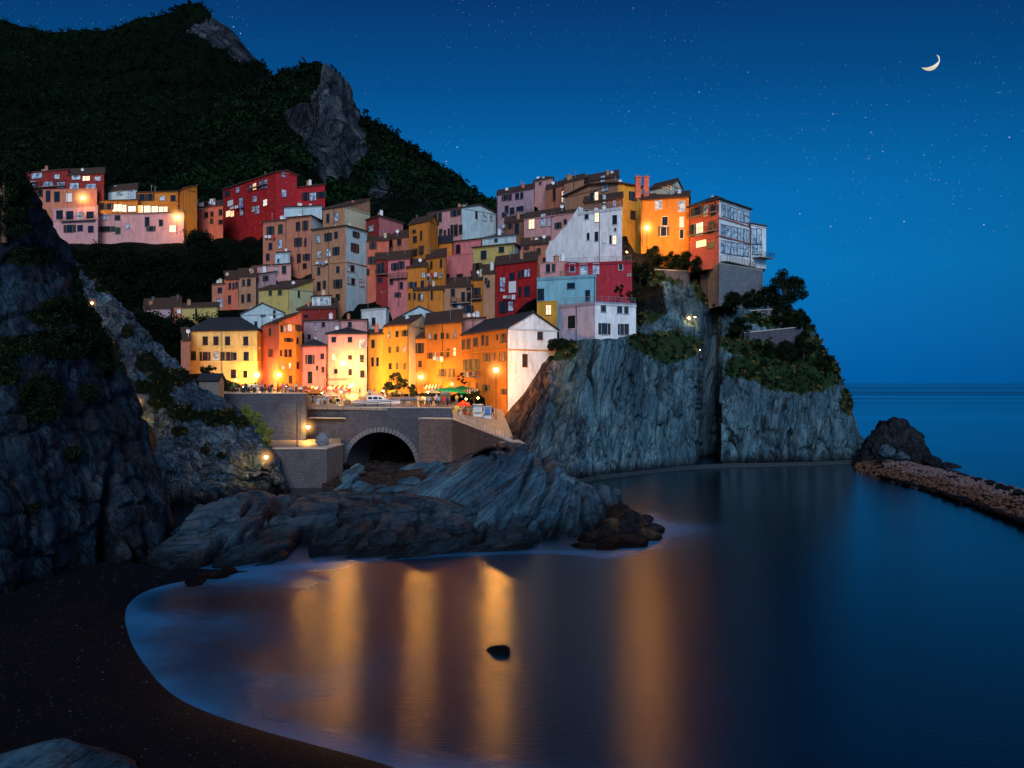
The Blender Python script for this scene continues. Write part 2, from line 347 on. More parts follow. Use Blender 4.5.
# ================================================================== relief land forms
def interp_rows(prof, m, smooth=True):
    prof = np.array(prof, float); k = len(prof)
    t = np.linspace(0, k-1, m); i = np.clip(t.astype(int), 0, k-2); f = (t-i)[:, None]
    p0 = prof[np.clip(i-1, 0, k-1)]; p1 = prof[i]; p2 = prof[i+1]; p3 = prof[np.clip(i+2, 0, k-1)]
    cr = .5*((2*p1)+(-p0+p2)*f+(2*p0-5*p1+4*p2-p3)*f*f+(-p0+3*p1-3*p2+p3)*f**3)
    li = p1+(p2-p1)*f
    return .55*cr+.45*li if smooth else li
def relief(name, cols, nu, nv, mat, disp=None, veg=(), back=(30, None), warp=.25, vegn=.35, seed=0, rows=None):
    """cols: (px, [(py, d), ...]) from the far/top row to the water; a real 3-D sheet with a back slope"""
    pxs = np.array([c[0] for c in cols], float)
    prof = np.array([c[1] for c in cols], float)            # ncol, nrow, 2
    nr = prof.shape[1]
    U = np.linspace(pxs[0], pxs[-1], nu)
    rowsI = np.empty((nu, nr, 2))
    for r in range(nr):
        for q in range(2):
            lin = np.interp(U, pxs, prof[:, r, q]); ker = np.ones(3)/3
            s = np.convolve(np.pad(lin, 1, 'edge'), ker, 'valid'); rowsI[:, r, q] = s
    G = np.empty((nu, nv, 3)); S = np.empty((nu, nv, 2))
    for i in range(nu):
        pr = interp_rows(rowsI[i], nv)
        G[i, :, 0] = (U[i]-CX)*pr[:, 1]/F; G[i, :, 1] = pr[:, 1]; G[i, :, 2] = CZ-(pr[:, 0]-CY)*pr[:, 1]/F
        S[i, :, 0] = U[i]; S[i, :, 1] = pr[:, 0]
    # back slope
    nb = 8; bd = back[0]
    B = np.empty((nu, nb, 3)); top = G[:, 0, :]
    for k in range(nb):
        tt = 1-k/nb
        B[:, k, 0] = top[:, 0]*(1+bd*tt/top[:, 1]); B[:, k, 1] = top[:, 1]+bd*tt
        zb = back[1] if back[1] is not None else -3
        B[:, k, 2] = top[:, 2]+(zb-top[:, 2])*tt**1.6
    SB = np.repeat(S[:, :1, :], nb, 1)
    G = np.concatenate([B, G], 1); S = np.concatenate([SB, S], 1); nv2 = nv+nb
    du = np.gradient(G, axis=0); dv = np.gradient(G, axis=1)
    N = np.cross(dv, du); N /= (np.linalg.norm(N, axis=2, keepdims=True)+1e-9)
    tocam = np.array([0, 0, CZ])-G; sgn = np.sign((N*tocam).sum(2, keepdims=True)); N *= np.where(sgn.mean() > 0, 1, -1)
    Pn = G.reshape(-1, 3); Nn = N.reshape(-1, 3); Sf = S.reshape(-1, 2)
    V = np.zeros(len(Pn))
    vn = fbm(np.c_[Pn[:, 0]*.16, Pn[:, 1]*.16, Pn[:, 2]*.16], 4, 91+seed)
    for (cx, cy, rx, ry) in veg:
        q = 1-np.sqrt(((Sf[:, 0]-cx)/rx)**2+((Sf[:, 1]-cy)/ry)**2)
        V = np.maximum(V, np.clip(.5+q*1.6, 0, 1))
    V = np.clip(V+vn*vegn*(V > .02), 0, 1)
    CRK_SHADE[0] = None
    if disp is not None:
        D = disp(Pn, Sf)
        Pn = Pn+Nn*D[:, None]
    idx = np.arange(nu*nv2).reshape(nu, nv2)
    Fc = np.stack([idx[:-1, :-1], idx[1:, :-1], idx[1:, 1:], idx[:-1, 1:]], -1).reshape(-1, 4)
    o = np_mesh(name, Pn, Fc, mat, {'veg': V, 'crack': np.clip(CRK_SHADE[0], 0, 1) if CRK_SHADE[0] is not None else V*0}, smooth=False)
    me = o.data; me.polygons.foreach_set('use_smooth', np.ones(len(me.polygons), bool))
    return o, Pn, Nn, V, Sf
CRK_SHADE = [None]
def add_crk_shade(c): CRK_SHADE[0] = c if CRK_SHADE[0] is None else np.maximum(CRK_SHADE[0], c)
def strata(p, n, thick, seed=0, warp=.6, dark=0, w=.035):
    n = np.array(n, float); n /= np.linalg.norm(n)
    s = p@n/thick+warp*fbm(p*(.5/thick), 3, seed)
    i = np.floor(s); f = s-i
    h = _h(i.astype(np.int64), i.astype(np.int64)*0, i.astype(np.int64)*0, seed+5)
    h2 = _h(i.astype(np.int64)+1, i.astype(np.int64)*0, i.astype(np.int64)*0, seed+5)
    b = np.clip((f-.72)/.28, 0, 1)
    if dark: add_crk_shade(dark*np.exp(-((f-.86)/(w*2))**2)*np.clip(.55+fbm(p*.3, 3, seed+9)*1.2, 0, 1))
    return (h*(1-b)+h2*b)*2-1-1.1*np.exp(-((f-.86)/.09)**2)
def clump_cloud(name, pts, rads, nleaf, leaf, mat, label=None, squash=.8, rng=None, tn=None):
    rng = rng or RNG
    pts = np.asarray(pts, float); n = len(pts); k = nleaf
    c = np.repeat(pts, k, 0); r = np.repeat(np.asarray(rads, float), k)
    d = rng.normal(size=(n*k, 3)); d /= np.linalg.norm(d, axis=1, keepdims=True)
    rad = rng.random(n*k)**.45
    q = c+d*(r*rad)[:, None]*np.array([1, 1, squash])
    a = rng.normal(size=(n*k, 3)); a /= np.linalg.norm(a, axis=1, keepdims=True)
    b = np.cross(a, rng.normal(size=(n*k, 3))); b /= np.linalg.norm(b, axis=1, keepdims=True)
    s = (leaf*(.6+.8*rng.random(n*k)))[:, None] if np.isscalar(leaf) else (np.repeat(leaf, k)*(.6+.8*rng.random(n*k)))[:, None]
    V = np.stack([q-a*s, q+b*s*.6, q+a*s, q-b*s*.6], 1).reshape(-1, 3)
    Fc = np.arange(len(V)).reshape(-1, 4)
    return np_mesh(name, V, Fc, mat, {'tint': np.repeat(rng.random(n*k)*.5+np.repeat(rng.random(n), k)*.5, 4)*(1 if tn is None else np.repeat(tn, 4*k))}, smooth=False)
def leaf_mat(name, c1, c2, rough=.7):
    t = NT(name); at = t.n('ShaderNodeAttribute', attribute_name='tint')
    c = t.mix(at.outputs['Fac'], c1, c2)
    t.set(c, rough, spec=.06); return t.mat
M['leaf_dark'] = leaf_mat('leaf_dark', (.002, .006, .0035), (.009, .022, .008))
M['leaf_far'] = leaf_mat('leaf_far', (.0006, .003, .0018), (.007, .03, .009))
M['leaf'] = leaf_mat('leaf', (.008, .02, .008), (.05, .08, .022))
M['leaf_lamplit_paint'] = leaf_mat('leaf_lamplit_paint', (.05, .1, .02), (.22, .26, .06))  # brighter leaf copy, lamplight put into the leaf colour
M['leaf_dry'] = leaf_mat('leaf_dry', (.06, .045, .02), (.2, .14, .05))
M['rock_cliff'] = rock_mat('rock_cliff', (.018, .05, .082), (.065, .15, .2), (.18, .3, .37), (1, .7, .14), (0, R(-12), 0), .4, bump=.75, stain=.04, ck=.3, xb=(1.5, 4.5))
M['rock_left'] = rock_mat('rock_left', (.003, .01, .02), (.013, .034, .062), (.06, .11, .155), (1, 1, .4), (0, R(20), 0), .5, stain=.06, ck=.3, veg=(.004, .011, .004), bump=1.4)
M['rock_mid'] = rock_mat('rock_mid', (.016, .05, .085), (.065, .13, .2), (.2, .3, .39), (1, 1, .8), (0, 0, 0), .6, stain=.12, veg=(.006, .013, .006), bump=1.2)
M['rock_low'] = rock_mat('rock_low', (.008, .024, .042), (.03, .068, .105), (.085, .15, .21), (.1, .25, 1.5), (0, R(8), 0), .45, stain=.08, ck=.5, bump=.55)
M['rock_hump'] = rock_mat('rock_hump', (.013, .045, .08), (.05, .13, .2), (.12, .25, .34), (.1, .25, 1.5), (0, R(36), 0), .45, stain=.08, ck=.5, bump=.55)
M['rock_brown'] = rock_mat('rock_brown', (.012, .007, .007), (.038, .02, .016), (.1, .055, .045), (1, 1, 1), (0, 0, 0), 1.2, wet=.5)
M['rock_far'] = rock_mat('rock_far', (.012, .018, .026), (.05, .066, .085), (.16, .19, .22), (1, 1, .35), (0, 0, 0), .07, veg=(.0012, .006, .002), wet=0, spec=.05, bd=9)
M['soil'] = rock_mat('soil', (.01, .01, .012), (.025, .025, .025), (.05, .048, .045), (1, 1, 1), (0, 0, 0), .5, veg=(.0015, .004, .002), wet=0, spec=.05)
# ---- mountains
def d_m(p, s):
    return 9*fbm(p*.012, 5, 3, .5, True)+3.0*fbm(p*.05, 4, 8)+1.6*fbm(p*.22, 3, 12)
def mcol(px, ry, rd, mid, md, low, ld, by, bd): return (px, [(ry, rd), (mid, md), (low, ld), (by, bd)])
far = [(-260, 5), (-80, 12), (0, 27), (45, 35), (100, 37), (140, 20), (172, 17), (178, 16), (182, 6), (203, 6), (208, 19), (214, 22), (230, 33), (245, 50), (262, 68), (280, 90), (320, 140), (380, 190)]
fc = [(x, [(y, 800), (y*.55+78, 690), (y*.3+125, 590), (190, 500), (240, 420)]) for x, y in far]
o, mp, mn, mv, ms = relief('mountain', fc, 300, 150, M['rock_far'], d_m, veg=[(0, 130, 700, 300)], back=(300, 0), vegn=.0, seed=1)
def unveg(o, mv, ms, spots, mp, sc=.02):
    nz = fbm(mp*sc, 4, 55); v = mv.copy()
    for cx, cy, rx, ry in spots:
        q = 1-np.sqrt(((ms[:, 0]-cx)/rx)**2+((ms[:, 1]-cy)/ry)**2)
        v = np.where(q*1.6+nz*1.1 > .15, 0.0, v)
    o.data.attributes['veg'].data.foreach_set('value', v.astype(np.float32)); return v
mv = unveg(o, mv, ms, [(220, 40, 32, 22), (240, 56, 20, 14), (200, 32, 20, 12)], mp)
tag(o, kind='structure')
near = [(60, 215), (110, 190), (160, 160), (200, 130), (240, 98), (272, 82), (285, 75), (300, 73), (313, 74), (322, 80), (332, 90), (340, 105), (347, 114), (370, 124), (400, 142), (440, 172), (470, 198), (500, 218), (540, 235), (600, 262)]
nc = []
for x, y in near:
    k = max(0, 1-abs(x-335)/60)
    nc.append((x, [(y, 560-30*k), (y+18+12*k, 520-60*k), (y*.45+118, 450-45*k), (y*.25+170, 385), (250, 330)]))
o2, np_, nn_, nv_, ns_ = relief('mountain', nc, 300, 170, M['rock_far'], lambda p, s: .7*d_m(p, s)+(9*fbm(p*np.array([.05, .05, .016]), 4, 5, .6, True)+5*strata(p, (.8, .3, .3), 14, 6))*np.exp(-((s[:, 0]-328)/34)**2), veg=[(300, 160, 700, 300)], back=(200, 0), vegn=0, seed=2)
nv_ = unveg(o2, nv_, ns_, [(334, 112, 20, 44), (332, 160, 26, 48), (350, 140, 14, 50), (378, 192, 18, 18), (304, 126, 16, 12)], np_, .03)
tag(o2, kind='structure')
# tree crowns on the mountains
def scatter(pn, nn, v, sf, n, thr, lim=None, rng=RNG):
    ok = np.where(v > thr)[0] if lim is None else np.where((v > thr) & lim(sf))[0]
    return pn[rng.choice(ok, n)]
inview = lambda s: (s[:, 0] > -20) & (s[:, 0] < 560)
pts = np.r_[scatter(mp, mn, mv, ms, 5200, .5, inview), scatter(np_, nn_, nv_, ns_, 5200, .5, inview)]
pts = pts+RNG.normal(size=pts.shape)*np.array([2, 2, .4])
tag(clump_cloud('forest', pts, RNG.random(len(pts))*2.3+1.6, 20, 1.0, M['leaf_far'], tn=np.clip(.45+1.3*fbm(pts*np.array([.012, .012, .03]), 3, 77)+.35*np.sin(pts[:, 2]*.42+3*fbm(pts*.01, 2, 78))*(pts[:, 2] < 170)+.35*(pts[:, 2] < 120), .05, 1)), kind='stuff')
# ---- village hill (height field through the foot of every house)
HILL = []      # (x, y, z)
def hill_pt(px, py, d): p = P(px, py, d); HILL.append((p.x, p.y, p.z))
def hill_xy(x, y, z): HILL.append((x, y, z))
# ================================================================== near cliffs and rocks
def dcliff(p, s):
    a = np.clip((590-s[:, 0])/70, 0, 1)                    # left end: slanted slabs
    st1 = strata(p, (.93, .25, -.28), 3.4, 3, .9); st2 = strata(p, (.97, .1, -.22), 1.3, 7, 1.0)
    sl1 = strata(p, (.72, .2, -.66), 2.0, 13, .5); sl2 = strata(p, (.72, .2, -.66), .8, 17, .5)
    big = fbm(p*np.array([.07, .07, .03]), 3, 21)*1.4
    low = fbm(p*np.array([.35, .35, .12]), 4, 33)*.45
    crk = -1.9*np.exp(-(np.abs(fbm(p*np.array([.1, .1, .03])+p[:, :1]*.0, 4, 44))/.02)**2)-1.0*np.exp(-(np.abs(fbm(p*np.array([.2, .2, .07]), 4, 48))/.03)**2)
    n_a = np.abs(fbm(p*np.array([.1, .1, .03]), 4, 44)); n_b = np.abs(fbm(p*np.array([.2, .2, .07]), 4, 48))
    add_crk_shade(np.exp(-(n_a/.013)**2)*(1-.6*a)); add_crk_shade(.7*np.exp(-(n_b/.012)**2)); add_crk_shade(a*.8*np.exp(-(np.abs(fbm(p@np.array([[.8, 0, .6], [0, 1, 0], [-.6, 0, .8]])*np.array([.5, .3, .06]), 4, 51))/.03)**2))
    return big*.6+low*.3+crk*(1-a)+(1-a)*(st1*.42+st2*.1)+a*(sl1*1.0+sl2*.35)
cc_ = [
 (488, [(436, 150), (430, 146), (426, 140), (452, 134), (478, 131), (500, 129)]),
 (500, [(430, 150), (424, 147), (416, 141), (448, 134), (479, 130), (500, 128)]),
 (520, [(408, 152), (402, 149), (392, 142), (436, 135), (480, 129.5), (500, 127.5)]),
 (540, [(380, 154), (376, 151), (362, 144.5), (425, 137), (480, 129.5), (500, 127.5)]),
 (556, [(368, 160), (360, 155), (346, 147), (412, 139), (480, 130), (500, 128)]),
 (575, [(360, 164), (350, 156), (341, 144.5), (408, 139), (479, 131), (500, 129)]),
 (600, [(350, 168), (344, 158), (342, 143), (408, 141.5), (475, 137), (500, 134)]),
 (636, [(320, 176), (326, 160), (343, 145), (408, 144.5), (472, 141.5), (500, 138)]),
 (645, [(248, 186), (292, 172), (345, 151), (408, 146), (471, 143), (500, 140)]),
 (680, [(246, 186), (298, 174), (357, 158), (410, 151), (468, 148.5), (500, 145)]),
 (698, [(250, 184), (300, 173), (366, 161), (414, 153.5), (466, 151.8), (500, 148)]),
 (702, [(262, 182), (305, 173), (371, 172), (416, 172), (456, 170), (500, 160)]),
 (716, [(275, 178), (310, 173), (372, 173), (416, 173), (456, 170), (500, 160)]),
 (720, [(290, 174), (318, 169), (372, 161), (416, 157), (465, 154.5), (500, 150)]),
 (745, [(293, 174), (322, 168), (372, 160), (416, 157.5), (464, 156), (500, 151)]),
 (770, [(296, 174), (326, 167), (375, 161), (418, 158.5), (463.4, 157), (500, 152)]),
 (792, [(306, 174), (334, 168), (382, 162), (420, 159.5), (463, 157.8), (500, 153)]),
 (812, [(328, 174), (350, 169), (392, 163), (424, 160.5), (462.5, 158.8), (500, 154)]),
 (832, [(357, 174), (372, 170), (405, 165), (430, 162), (462, 160), (500, 155)]),
 (848, [(392, 174), (400, 171), (418, 167), (440, 164), (461.5, 161), (500, 156)]),
 (858, [(430, 173), (432, 171), (440, 168), (450, 166), (461.5, 162), (500, 157)]),
 (864, [(458, 172), (459, 171), (461, 168), (464, 166), (468, 163), (500, 158)]),
]
vg = [(676, 264, 38, 20), (652, 300, 12, 22), (665, 342, 34, 13), (705, 285, 12, 20), (722, 302, 14, 10), (805, 320, 14, 12), (772, 318, 30, 8), (790, 352, 55, 16), (800, 375, 46, 20), (755, 366, 30, 14), (825, 350, 14, 18), (735, 342, 14, 12), (560, 348, 22, 10), (640, 300, 8, 30), (672, 350, 22, 12), (845, 402, 8, 14)]
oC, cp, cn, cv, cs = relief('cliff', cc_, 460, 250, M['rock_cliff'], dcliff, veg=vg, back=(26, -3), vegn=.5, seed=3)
tag(oC, kind='structure')
# near left cliff
def dleft(p, s):
    big = fbm(p*np.array([.1, .1, .05]), 4, 61)*1.5
    r = fbm(p*np.array([.3, .3, .14]), 5, 63, .55, True)*.75
    st = strata(p, (.8, -.2, -.45), 1.6, 65, .9)*.35
    crk = -1.2*np.exp(-(np.abs(fbm(p*np.array([.16, .16, .05]), 3, 68))/.05)**2)
    add_crk_shade(.85*np.exp(-(np.abs(fbm(p*np.array([.16, .16, .05]), 3, 68))/.016)**2)); add_crk_shade(.6*np.exp(-(np.abs(fbm(p*np.array([.35, .35, .14]), 4, 58))/.02)**2))
    gul = -2.6*np.exp(-((s[:, 0]-112+.1*(s[:, 1]-480))/6)**2)*np.clip((s[:, 1]-440)/50, 0, 1)
    return (big+r+st+crk+gul)*.8+fbm(p*1.2, 3, 69)*.14
lc = [
 (-420, [(-150, 58), (60, 54), (300, 50), (520, 46), (720, 42), (800, 40)]),
 (-200, [(20, 62), (160, 58), (360, 54), (520, 51), (662, 47), (760, 45)]),
 (-60, [(120, 66), (220, 63), (380, 59), (520, 56), (618, 53.5), (680, 52)]),
 (0, [(172, 68), (250, 65), (400, 61), (520, 58), (596, 56.5), (650, 55)]),
 (24, [(180, 69), (255, 66), (400, 62.5), (520, 60), (583, 59.5), (640, 58)]),
 (44, [(205, 70), (272, 68), (410, 64), (520, 62), (570, 62.5), (640, 61)]),
 (62, [(240, 72), (298, 69), (420, 66), (520, 64), (564, 64.5), (640, 63)]),
 (82, [(280, 73), (330, 71), (430, 68), (520, 66), (562, 65.8), (640, 64)]),
 (98, [(330, 74), (368, 72), (440, 69), (520, 67), (561, 66.4), (640, 65)]),
 (125, [(378, 75), (410, 73.5), (460, 71), (520, 68.5), (561, 67.4), (640, 66)]),
 (146, [(430, 76), (452, 75), (485, 72), (525, 70), (561, 68.4), (640, 67)]),
 (158, [(480, 77), (494, 75), (515, 73), (540, 71), (562, 69), (640, 68)]),
 (166, [(545, 77), (550, 75), (556, 74), (562, 72), (570, 70), (640, 69)]),
]
vgl = [(6, 182, 26, 30), (30, 258, 26, 8), (84, 290, 12, 44), (50, 315, 24, 14), (60, 345, 40, 14), (20, 345, 20, 12), (40, 400, 20, 22), (85, 395, 9, 10), (72, 455, 8, 9), (10, 370, 12, 16), (110, 350, 18, 26), (28, 510, 5, 5), (95, 330, 16, 12)]
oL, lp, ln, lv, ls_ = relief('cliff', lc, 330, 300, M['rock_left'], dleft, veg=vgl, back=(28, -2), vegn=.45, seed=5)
tag(oL, kind='structure')
# lit middle cliff
def dmid(p, s):
    add_crk_shade(.7*np.exp(-(np.abs(fbm(p*np.array([.3, .3, .3]), 4, 59))/.018)**2))
    return fbm(p*.12, 4, 71)*1.2+fbm(p*.45, 5, 73, .6, True)*.55+strata(p, (.35, -.1, .9), 1.5, 75, .9)*.18+fbm(p*1.6, 3, 78)*.16
def bz(py, d): return (py, d)
mc = [
 (40, [(225, 120), (300, 112), (420, 100), (500, 92), (560, 82), (620, 78)]),
 (66, [(248, 119), (310, 112), (420, 102), (500, 93), (560, 82), (620, 78)]),
 (90, [(276, 118), (330, 112), (420, 103), (500, 94), (560, 82), (620, 78)]),
 (112, [(292, 118), (345, 112), (430, 104), (500, 94), (556, 83), (620, 78)]),
 (132, [(312, 118), (360, 112), (430, 105), (500, 95), (552, 84), (620, 79)]),
 (152, [(334, 119), (374, 113), (430, 106), (496, 101), (538, 98), (620, 96)]),
 (170, [(356, 120), (388, 114), (430, 107), (492, 103), (532, 100), (620, 98)]),
 (186, [(374, 121), (398, 115), (434, 108), (488, 105), (522, 103), (620, 100)]),
 (200, [(388, 122), (406, 116), (438, 109), (486, 107), (514, 105), (620, 102)]),
 (222, [(396, 122), (414, 117), (444, 110), (484, 109), (508, 108), (620, 106)]),
 (240, [(412, 121), (428, 117), (452, 111), (482, 111), (502, 110), (620, 108)]),
 (255, [(430, 120), (442, 116), (460, 112), (482, 113), (498, 112), (620, 110)]),
 (268, [(446, 119), (455, 116), (468, 113), (484, 115), (495, 114), (620, 112)]),
 (280, [(472, 118), (476, 116), (482, 114), (490, 116), (494, 116), (620, 114)]),
 (288, [(492, 118), (494, 116), (497, 114), (498, 117), (497, 117), (620, 116)]),
]
vgm = [(105, 285, 12, 9), (128, 330, 6, 7), (150, 362, 14, 10), (172, 376, 20, 8), (150, 388, 22, 7), (112, 352, 9, 14), (100, 380, 9, 20), (218, 418, 20, 10), (190, 412, 22, 8), (128, 395, 8, 12), (180, 430, 10, 6), (205, 450, 6, 5), (240, 425, 8, 8), (160, 400, 12, 8), (222, 455, 5, 4)]
oM, p3, n3_, v3, s3 = relief('cliff', mc, 300, 220, M['rock_mid'], dmid, veg=vgm, back=(14, 2), vegn=.5, seed=7)
tag(oM, kind='structure')
# low shelf of strata in front
def dlow(p, s):
    st = strata(p, (-.16, -.1, 1), 1.1, 81, .3, .95)*.5+strata(p, (-.18, -.1, 1), .42, 83, .3, .6)*.17
    add_crk_shade(.9*np.exp(-(np.abs(fbm(p*np.array([.16, .1, .04]), 3, 86))/.014)**2))
    cut = -1.5*np.exp(-(np.abs(fbm(p*np.array([.16, .1, .04]), 3, 86))/.06)**2)
    gap = -2.5*np.exp(-((s[:, 0]-300+.25*(s[:, 1]-540))/8)**2)*np.clip((s[:, 1]-512)/14, 0, 1)
    return fbm(p*np.array([.1, .1, .12]), 2, 87)*.7+st*1.2+cut*.8+gap+fbm(p*1.5, 3, 89)*.05
rc = [
 (150, [(552, 76), (550, 74), (553, 71.5), (560, 69), (577, 66), (610, 64)]),
 (166, [(533, 79), (533, 76), (540, 72.5), (553, 69), (576, 65.3), (610, 63)]),
 (200, [(508, 86), (507, 82), (515, 77), (540, 71), (574, 66), (610, 64)]),
 (240, [(498, 92), (496, 87), (503, 81), (530, 74), (569, 68), (610, 66)]),
 (275, [(495, 104), (491, 97), (498, 87), (526, 77), (565, 69.3), (610, 67)]),
 (300, [(494, 104), (490, 97), (498, 87), (526, 77), (563, 70), (610, 68)]),
 (335, [(494, 104), (492, 97), (500, 86), (526, 78), (561, 71), (610, 68)]),
 (370, [(500, 102), (501, 95), (508, 86), (528, 79), (559, 72), (610, 69)]),
 (410, [(504, 100), (505, 93), (511, 86), (530, 79.5), (556, 73), (610, 70)]),
 (450, [(506, 98), (510, 91), (516, 85), (532, 79.5), (553, 74.5), (610, 70)]),
 (490, [(510, 96), (514, 90), (520, 84), (534, 80), (551, 75.5), (610, 71)]),
 (530, [(516, 95), (520, 89), (526, 84), (538, 80), (550, 76), (610, 71)]),
 (570, [(528, 94), (530, 88), (533, 84), (540, 81), (550, 76), (610, 72)]),
 (600, [(538, 92), (539, 87), (541, 84), (545, 81), (551, 76), (610, 72)]),
 (625, [(548, 90), (549, 86), (550, 83), (553, 80), (558, 76), (610, 72)]),
]
oR, p4, n4, v4, s4 = relief('rock_shelf', rc, 420, 150, M['rock_low'], dlow, back=(5, -1), seed=9)
tag(oR, kind='structure')
# the great slanted hump
def dhump(p, s):
    st = strata(p, (-.57, -.12, .81), 1.9, 101, .16, .95)*.75+strata(p, (-.55, -.12, .82), .7, 103, .2, .6)*.17
    add_crk_shade(.9*np.exp(-(np.abs(fbm(p*np.array([.2, .12, .06])+3, 3, 106))/.012)**2))
    cut = -1.1*np.exp(-(np.abs(fbm(p*np.array([.2, .12, .06])+3, 3, 106))/.05)**2)
    return fbm(p*np.array([.1, .1, .1]), 2, 107)*.6+st+cut*.7+fbm(p*1.5, 3, 109)*.05
hc = [
 (392, [(502, 104), (506, 99), (512, 94), (524, 88), (545, 80), (600, 76)]),
 (420, [(484, 104), (492, 99), (502, 94), (520, 88), (545, 80), (600, 76)]),
 (445, [(464, 104), (474, 99), (490, 93), (514, 87), (545, 80), (600, 76)]),
 (470, [(450, 104), (460, 98), (480, 92), (508, 86), (545, 80), (600, 76)]),
 (495, [(443, 103), (450, 97), (472, 91), (504, 85), (544, 79.5), (600, 76)]),
 (520, [(444, 102), (450, 96), (472, 90), (504, 85), (543, 79.5), (600, 76)]),
 (542, [(453, 101), (460, 95), (480, 90), (508, 85), (542, 80), (600, 76)]),
 (565, [(472, 100), (479, 94), (496, 89), (516, 85), (541, 81), (600, 77)]),
 (590, [(494, 98), (500, 93), (512, 89), (526, 85), (542, 81), (600, 77)]),
 (607, [(516, 96), (521, 92), (528, 88), (536, 85), (545, 81), (600, 77)]),
 (622, [(540, 94), (543, 90), (547, 87), (550, 85), (556, 81), (600, 77)]),
]
oH, p5, n5, v5, s5 = relief('rock_hump', hc, 330, 220, M['rock_hump'], dhump, back=(10, 1), seed=11)
tag(oH, kind='structure')
# spire beside the promontory
sp_ = [
 (856, [(466, 156), (466, 155), (467, 154), (468, 153), (469, 152), (500, 150)]),
 (864, [(450, 157), (452, 155), (456, 153), (462, 152), (469, 150), (500, 148)]),
 (872, [(438, 158), (442, 155), (450, 153), (460, 151), (469, 149), (500, 147)]),
 (882, [(424, 158), (432, 155), (444, 152), (458, 150), (469, 148), (500, 146)]),
 (894, [(418, 158), (426, 155), (440, 152), (456, 150), (469, 148), (500, 146)]),
 (906, [(421, 158), (428, 155), (441, 152), (456, 150), (468, 148), (500, 146)]),
 (916, [(434, 157), (439, 155), (448, 152), (458, 150), (467, 149), (500, 146)]),
 (923, [(450, 156), (453, 154), (457, 152), (462, 151), (467, 150), (500, 147)]),
 (928, [(465, 156), (465, 155), (466, 154), (467, 153), (468, 152), (500, 148)]),
]
M['rock_dark'] = rock_mat('rock_dark', (.007, .011, .018), (.02, .028, .04), (.05, .065, .085), (1, 1, .4), (0, 0, 0), .7)
oS, *_ = relief('sea_stack', sp_, 110, 80, M['rock_dark'], lambda p, s: fbm(p*np.array([.4, .4, .12]), 5, 111, .55, True)*1.3+strata(p, (.9, 0, -.3), 1.2, 113)*.35, back=(10, -3), seed=13)
tag(oS, 'dark jagged rock stack at the foot of the tall cliff', 'rock')
# rubble breakwater
bw = [
 (858, [(464, 150), (466, 148), (468, 146), (473, 141), (490, 136)]),
 (880, [(461, 150), (462, 146), (466, 140), (477, 134), (492, 130)]),
 (900, [(462, 144), (463, 140), (470, 134), (482, 127.5), (500, 123)]),
 (930, [(467, 135), (468, 131), (477, 125), (490, 118), (510, 114)]),
 (960, [(475, 125), (476, 121), (486, 115), (500, 108), (520, 104)]),
 (990, [(483, 117), (484, 113), (495, 106), (510, 99.5), (530, 96)]),
 (1024, [(493, 108), (494, 104), (507, 97), (523, 90.3), (545, 87)]),
 (1080, [(511, 95), (512, 92), (528, 86), (546, 77.6), (570, 74)]),
 (1200, [(545, 79), (547, 77), (566, 72), (590, 61.5), (620, 60)]),
]
M['rubble'] = rock_mat('rubble', (.035, .018, .014), (.1, .055, .042), (.2, .13, .11), (1, 1, 1), (0, 0, 0), 2.2, wet=.9)
oB, bp, bn, bv, bs = relief('breakwater', bw, 260, 60, M['rubble'], lambda p, s: fbm(p*.8, 4, 121)*.35+fbm(p*.2, 2, 123)*.3, back=(6, -2), seed=15)
tag(oB, 'low rubble breakwater reaching from the rock stack into the sea', 'breakwater')
def boulder_mesh(name, seed, mat, sq=(1, 1, .75), lv=3):
    import bmesh
    bm = bmesh.new(); bmesh.ops.create_icosphere(bm, subdivisions=lv, radius=1)
    V = np.array([tuple(v.co) for v in bm.verts])
    rr = 1+.28*fbm(V*1.3+seed*7, 3, seed)+.12*fbm(V*3.5+seed, 3, seed+1)
    V = V*rr[:, None]
    # planar cuts make facets
    rg = np.random.default_rng(seed)
    for _ in range(9):
        n = rg.normal(size=3); n /= np.linalg.norm(n); dd = .62+.25*rg.random(); q = V@n
        V = V-np.outer(np.clip(q-dd, 0, None)*.88, n)
    V *= np.array(sq)
    for v, c in zip(bm.verts, V): v.co = c
    me = bpy.data.meshes.new(name); bm.to_mesh(me); bm.free(); me.materials.append(mat)
    me.polygons.foreach_set('use_smooth', [False]*len(me.polygons)); return me
# small stones of the breakwater as one rubble mass
stones = [boulder_mesh('stone', 200+i, M['rubble'], (1, 1, .7), 1) for i in range(4)]
M['stone_pink'] = plain('stone_pink', (.115, .082, .09), .85, bump=(4, .05), var=.55)
M['stone_brown'] = plain('stone_brown', (.07, .032, .022), .8, bump=(4, .05), var=.6)
def stone_mass(name, pts, rad, mat, rng):
    Vs = []; Fs = []; n = 0
    base = []
    for me in stones:
        v = np.array([tuple(q.co) for q in me.vertices]); f = np.array([tuple(q.vertices) for q in me.polygons]); base.append((v, f))
    for p, r in zip(pts, rad):
        v, f = base[rng.integers(len(base))]; a = rng.random()*6.28; ca, sa = cos(a), sin(a)
        q = v@np.array([[ca, sa, 0], [-sa, ca, 0], [0, 0, 1]])*r+p; Vs.append(q); Fs.append(f+n); n += len(v)
    return np_mesh(name, np.concatenate(Vs), np.concatenate(Fs), mat, smooth=False)
lim = lambda s: (s[:, 1] < 494+0*s[:, 1]) | True
ok = np.where((bp[:, 2] > .9) & (bs[:, 0] > 885) & (bs[:, 0] < 1110))[0]
q = bp[RNG.choice(ok, 3600)]+RNG.normal(size=(3600, 3))*np.array([.25, .25, .05])
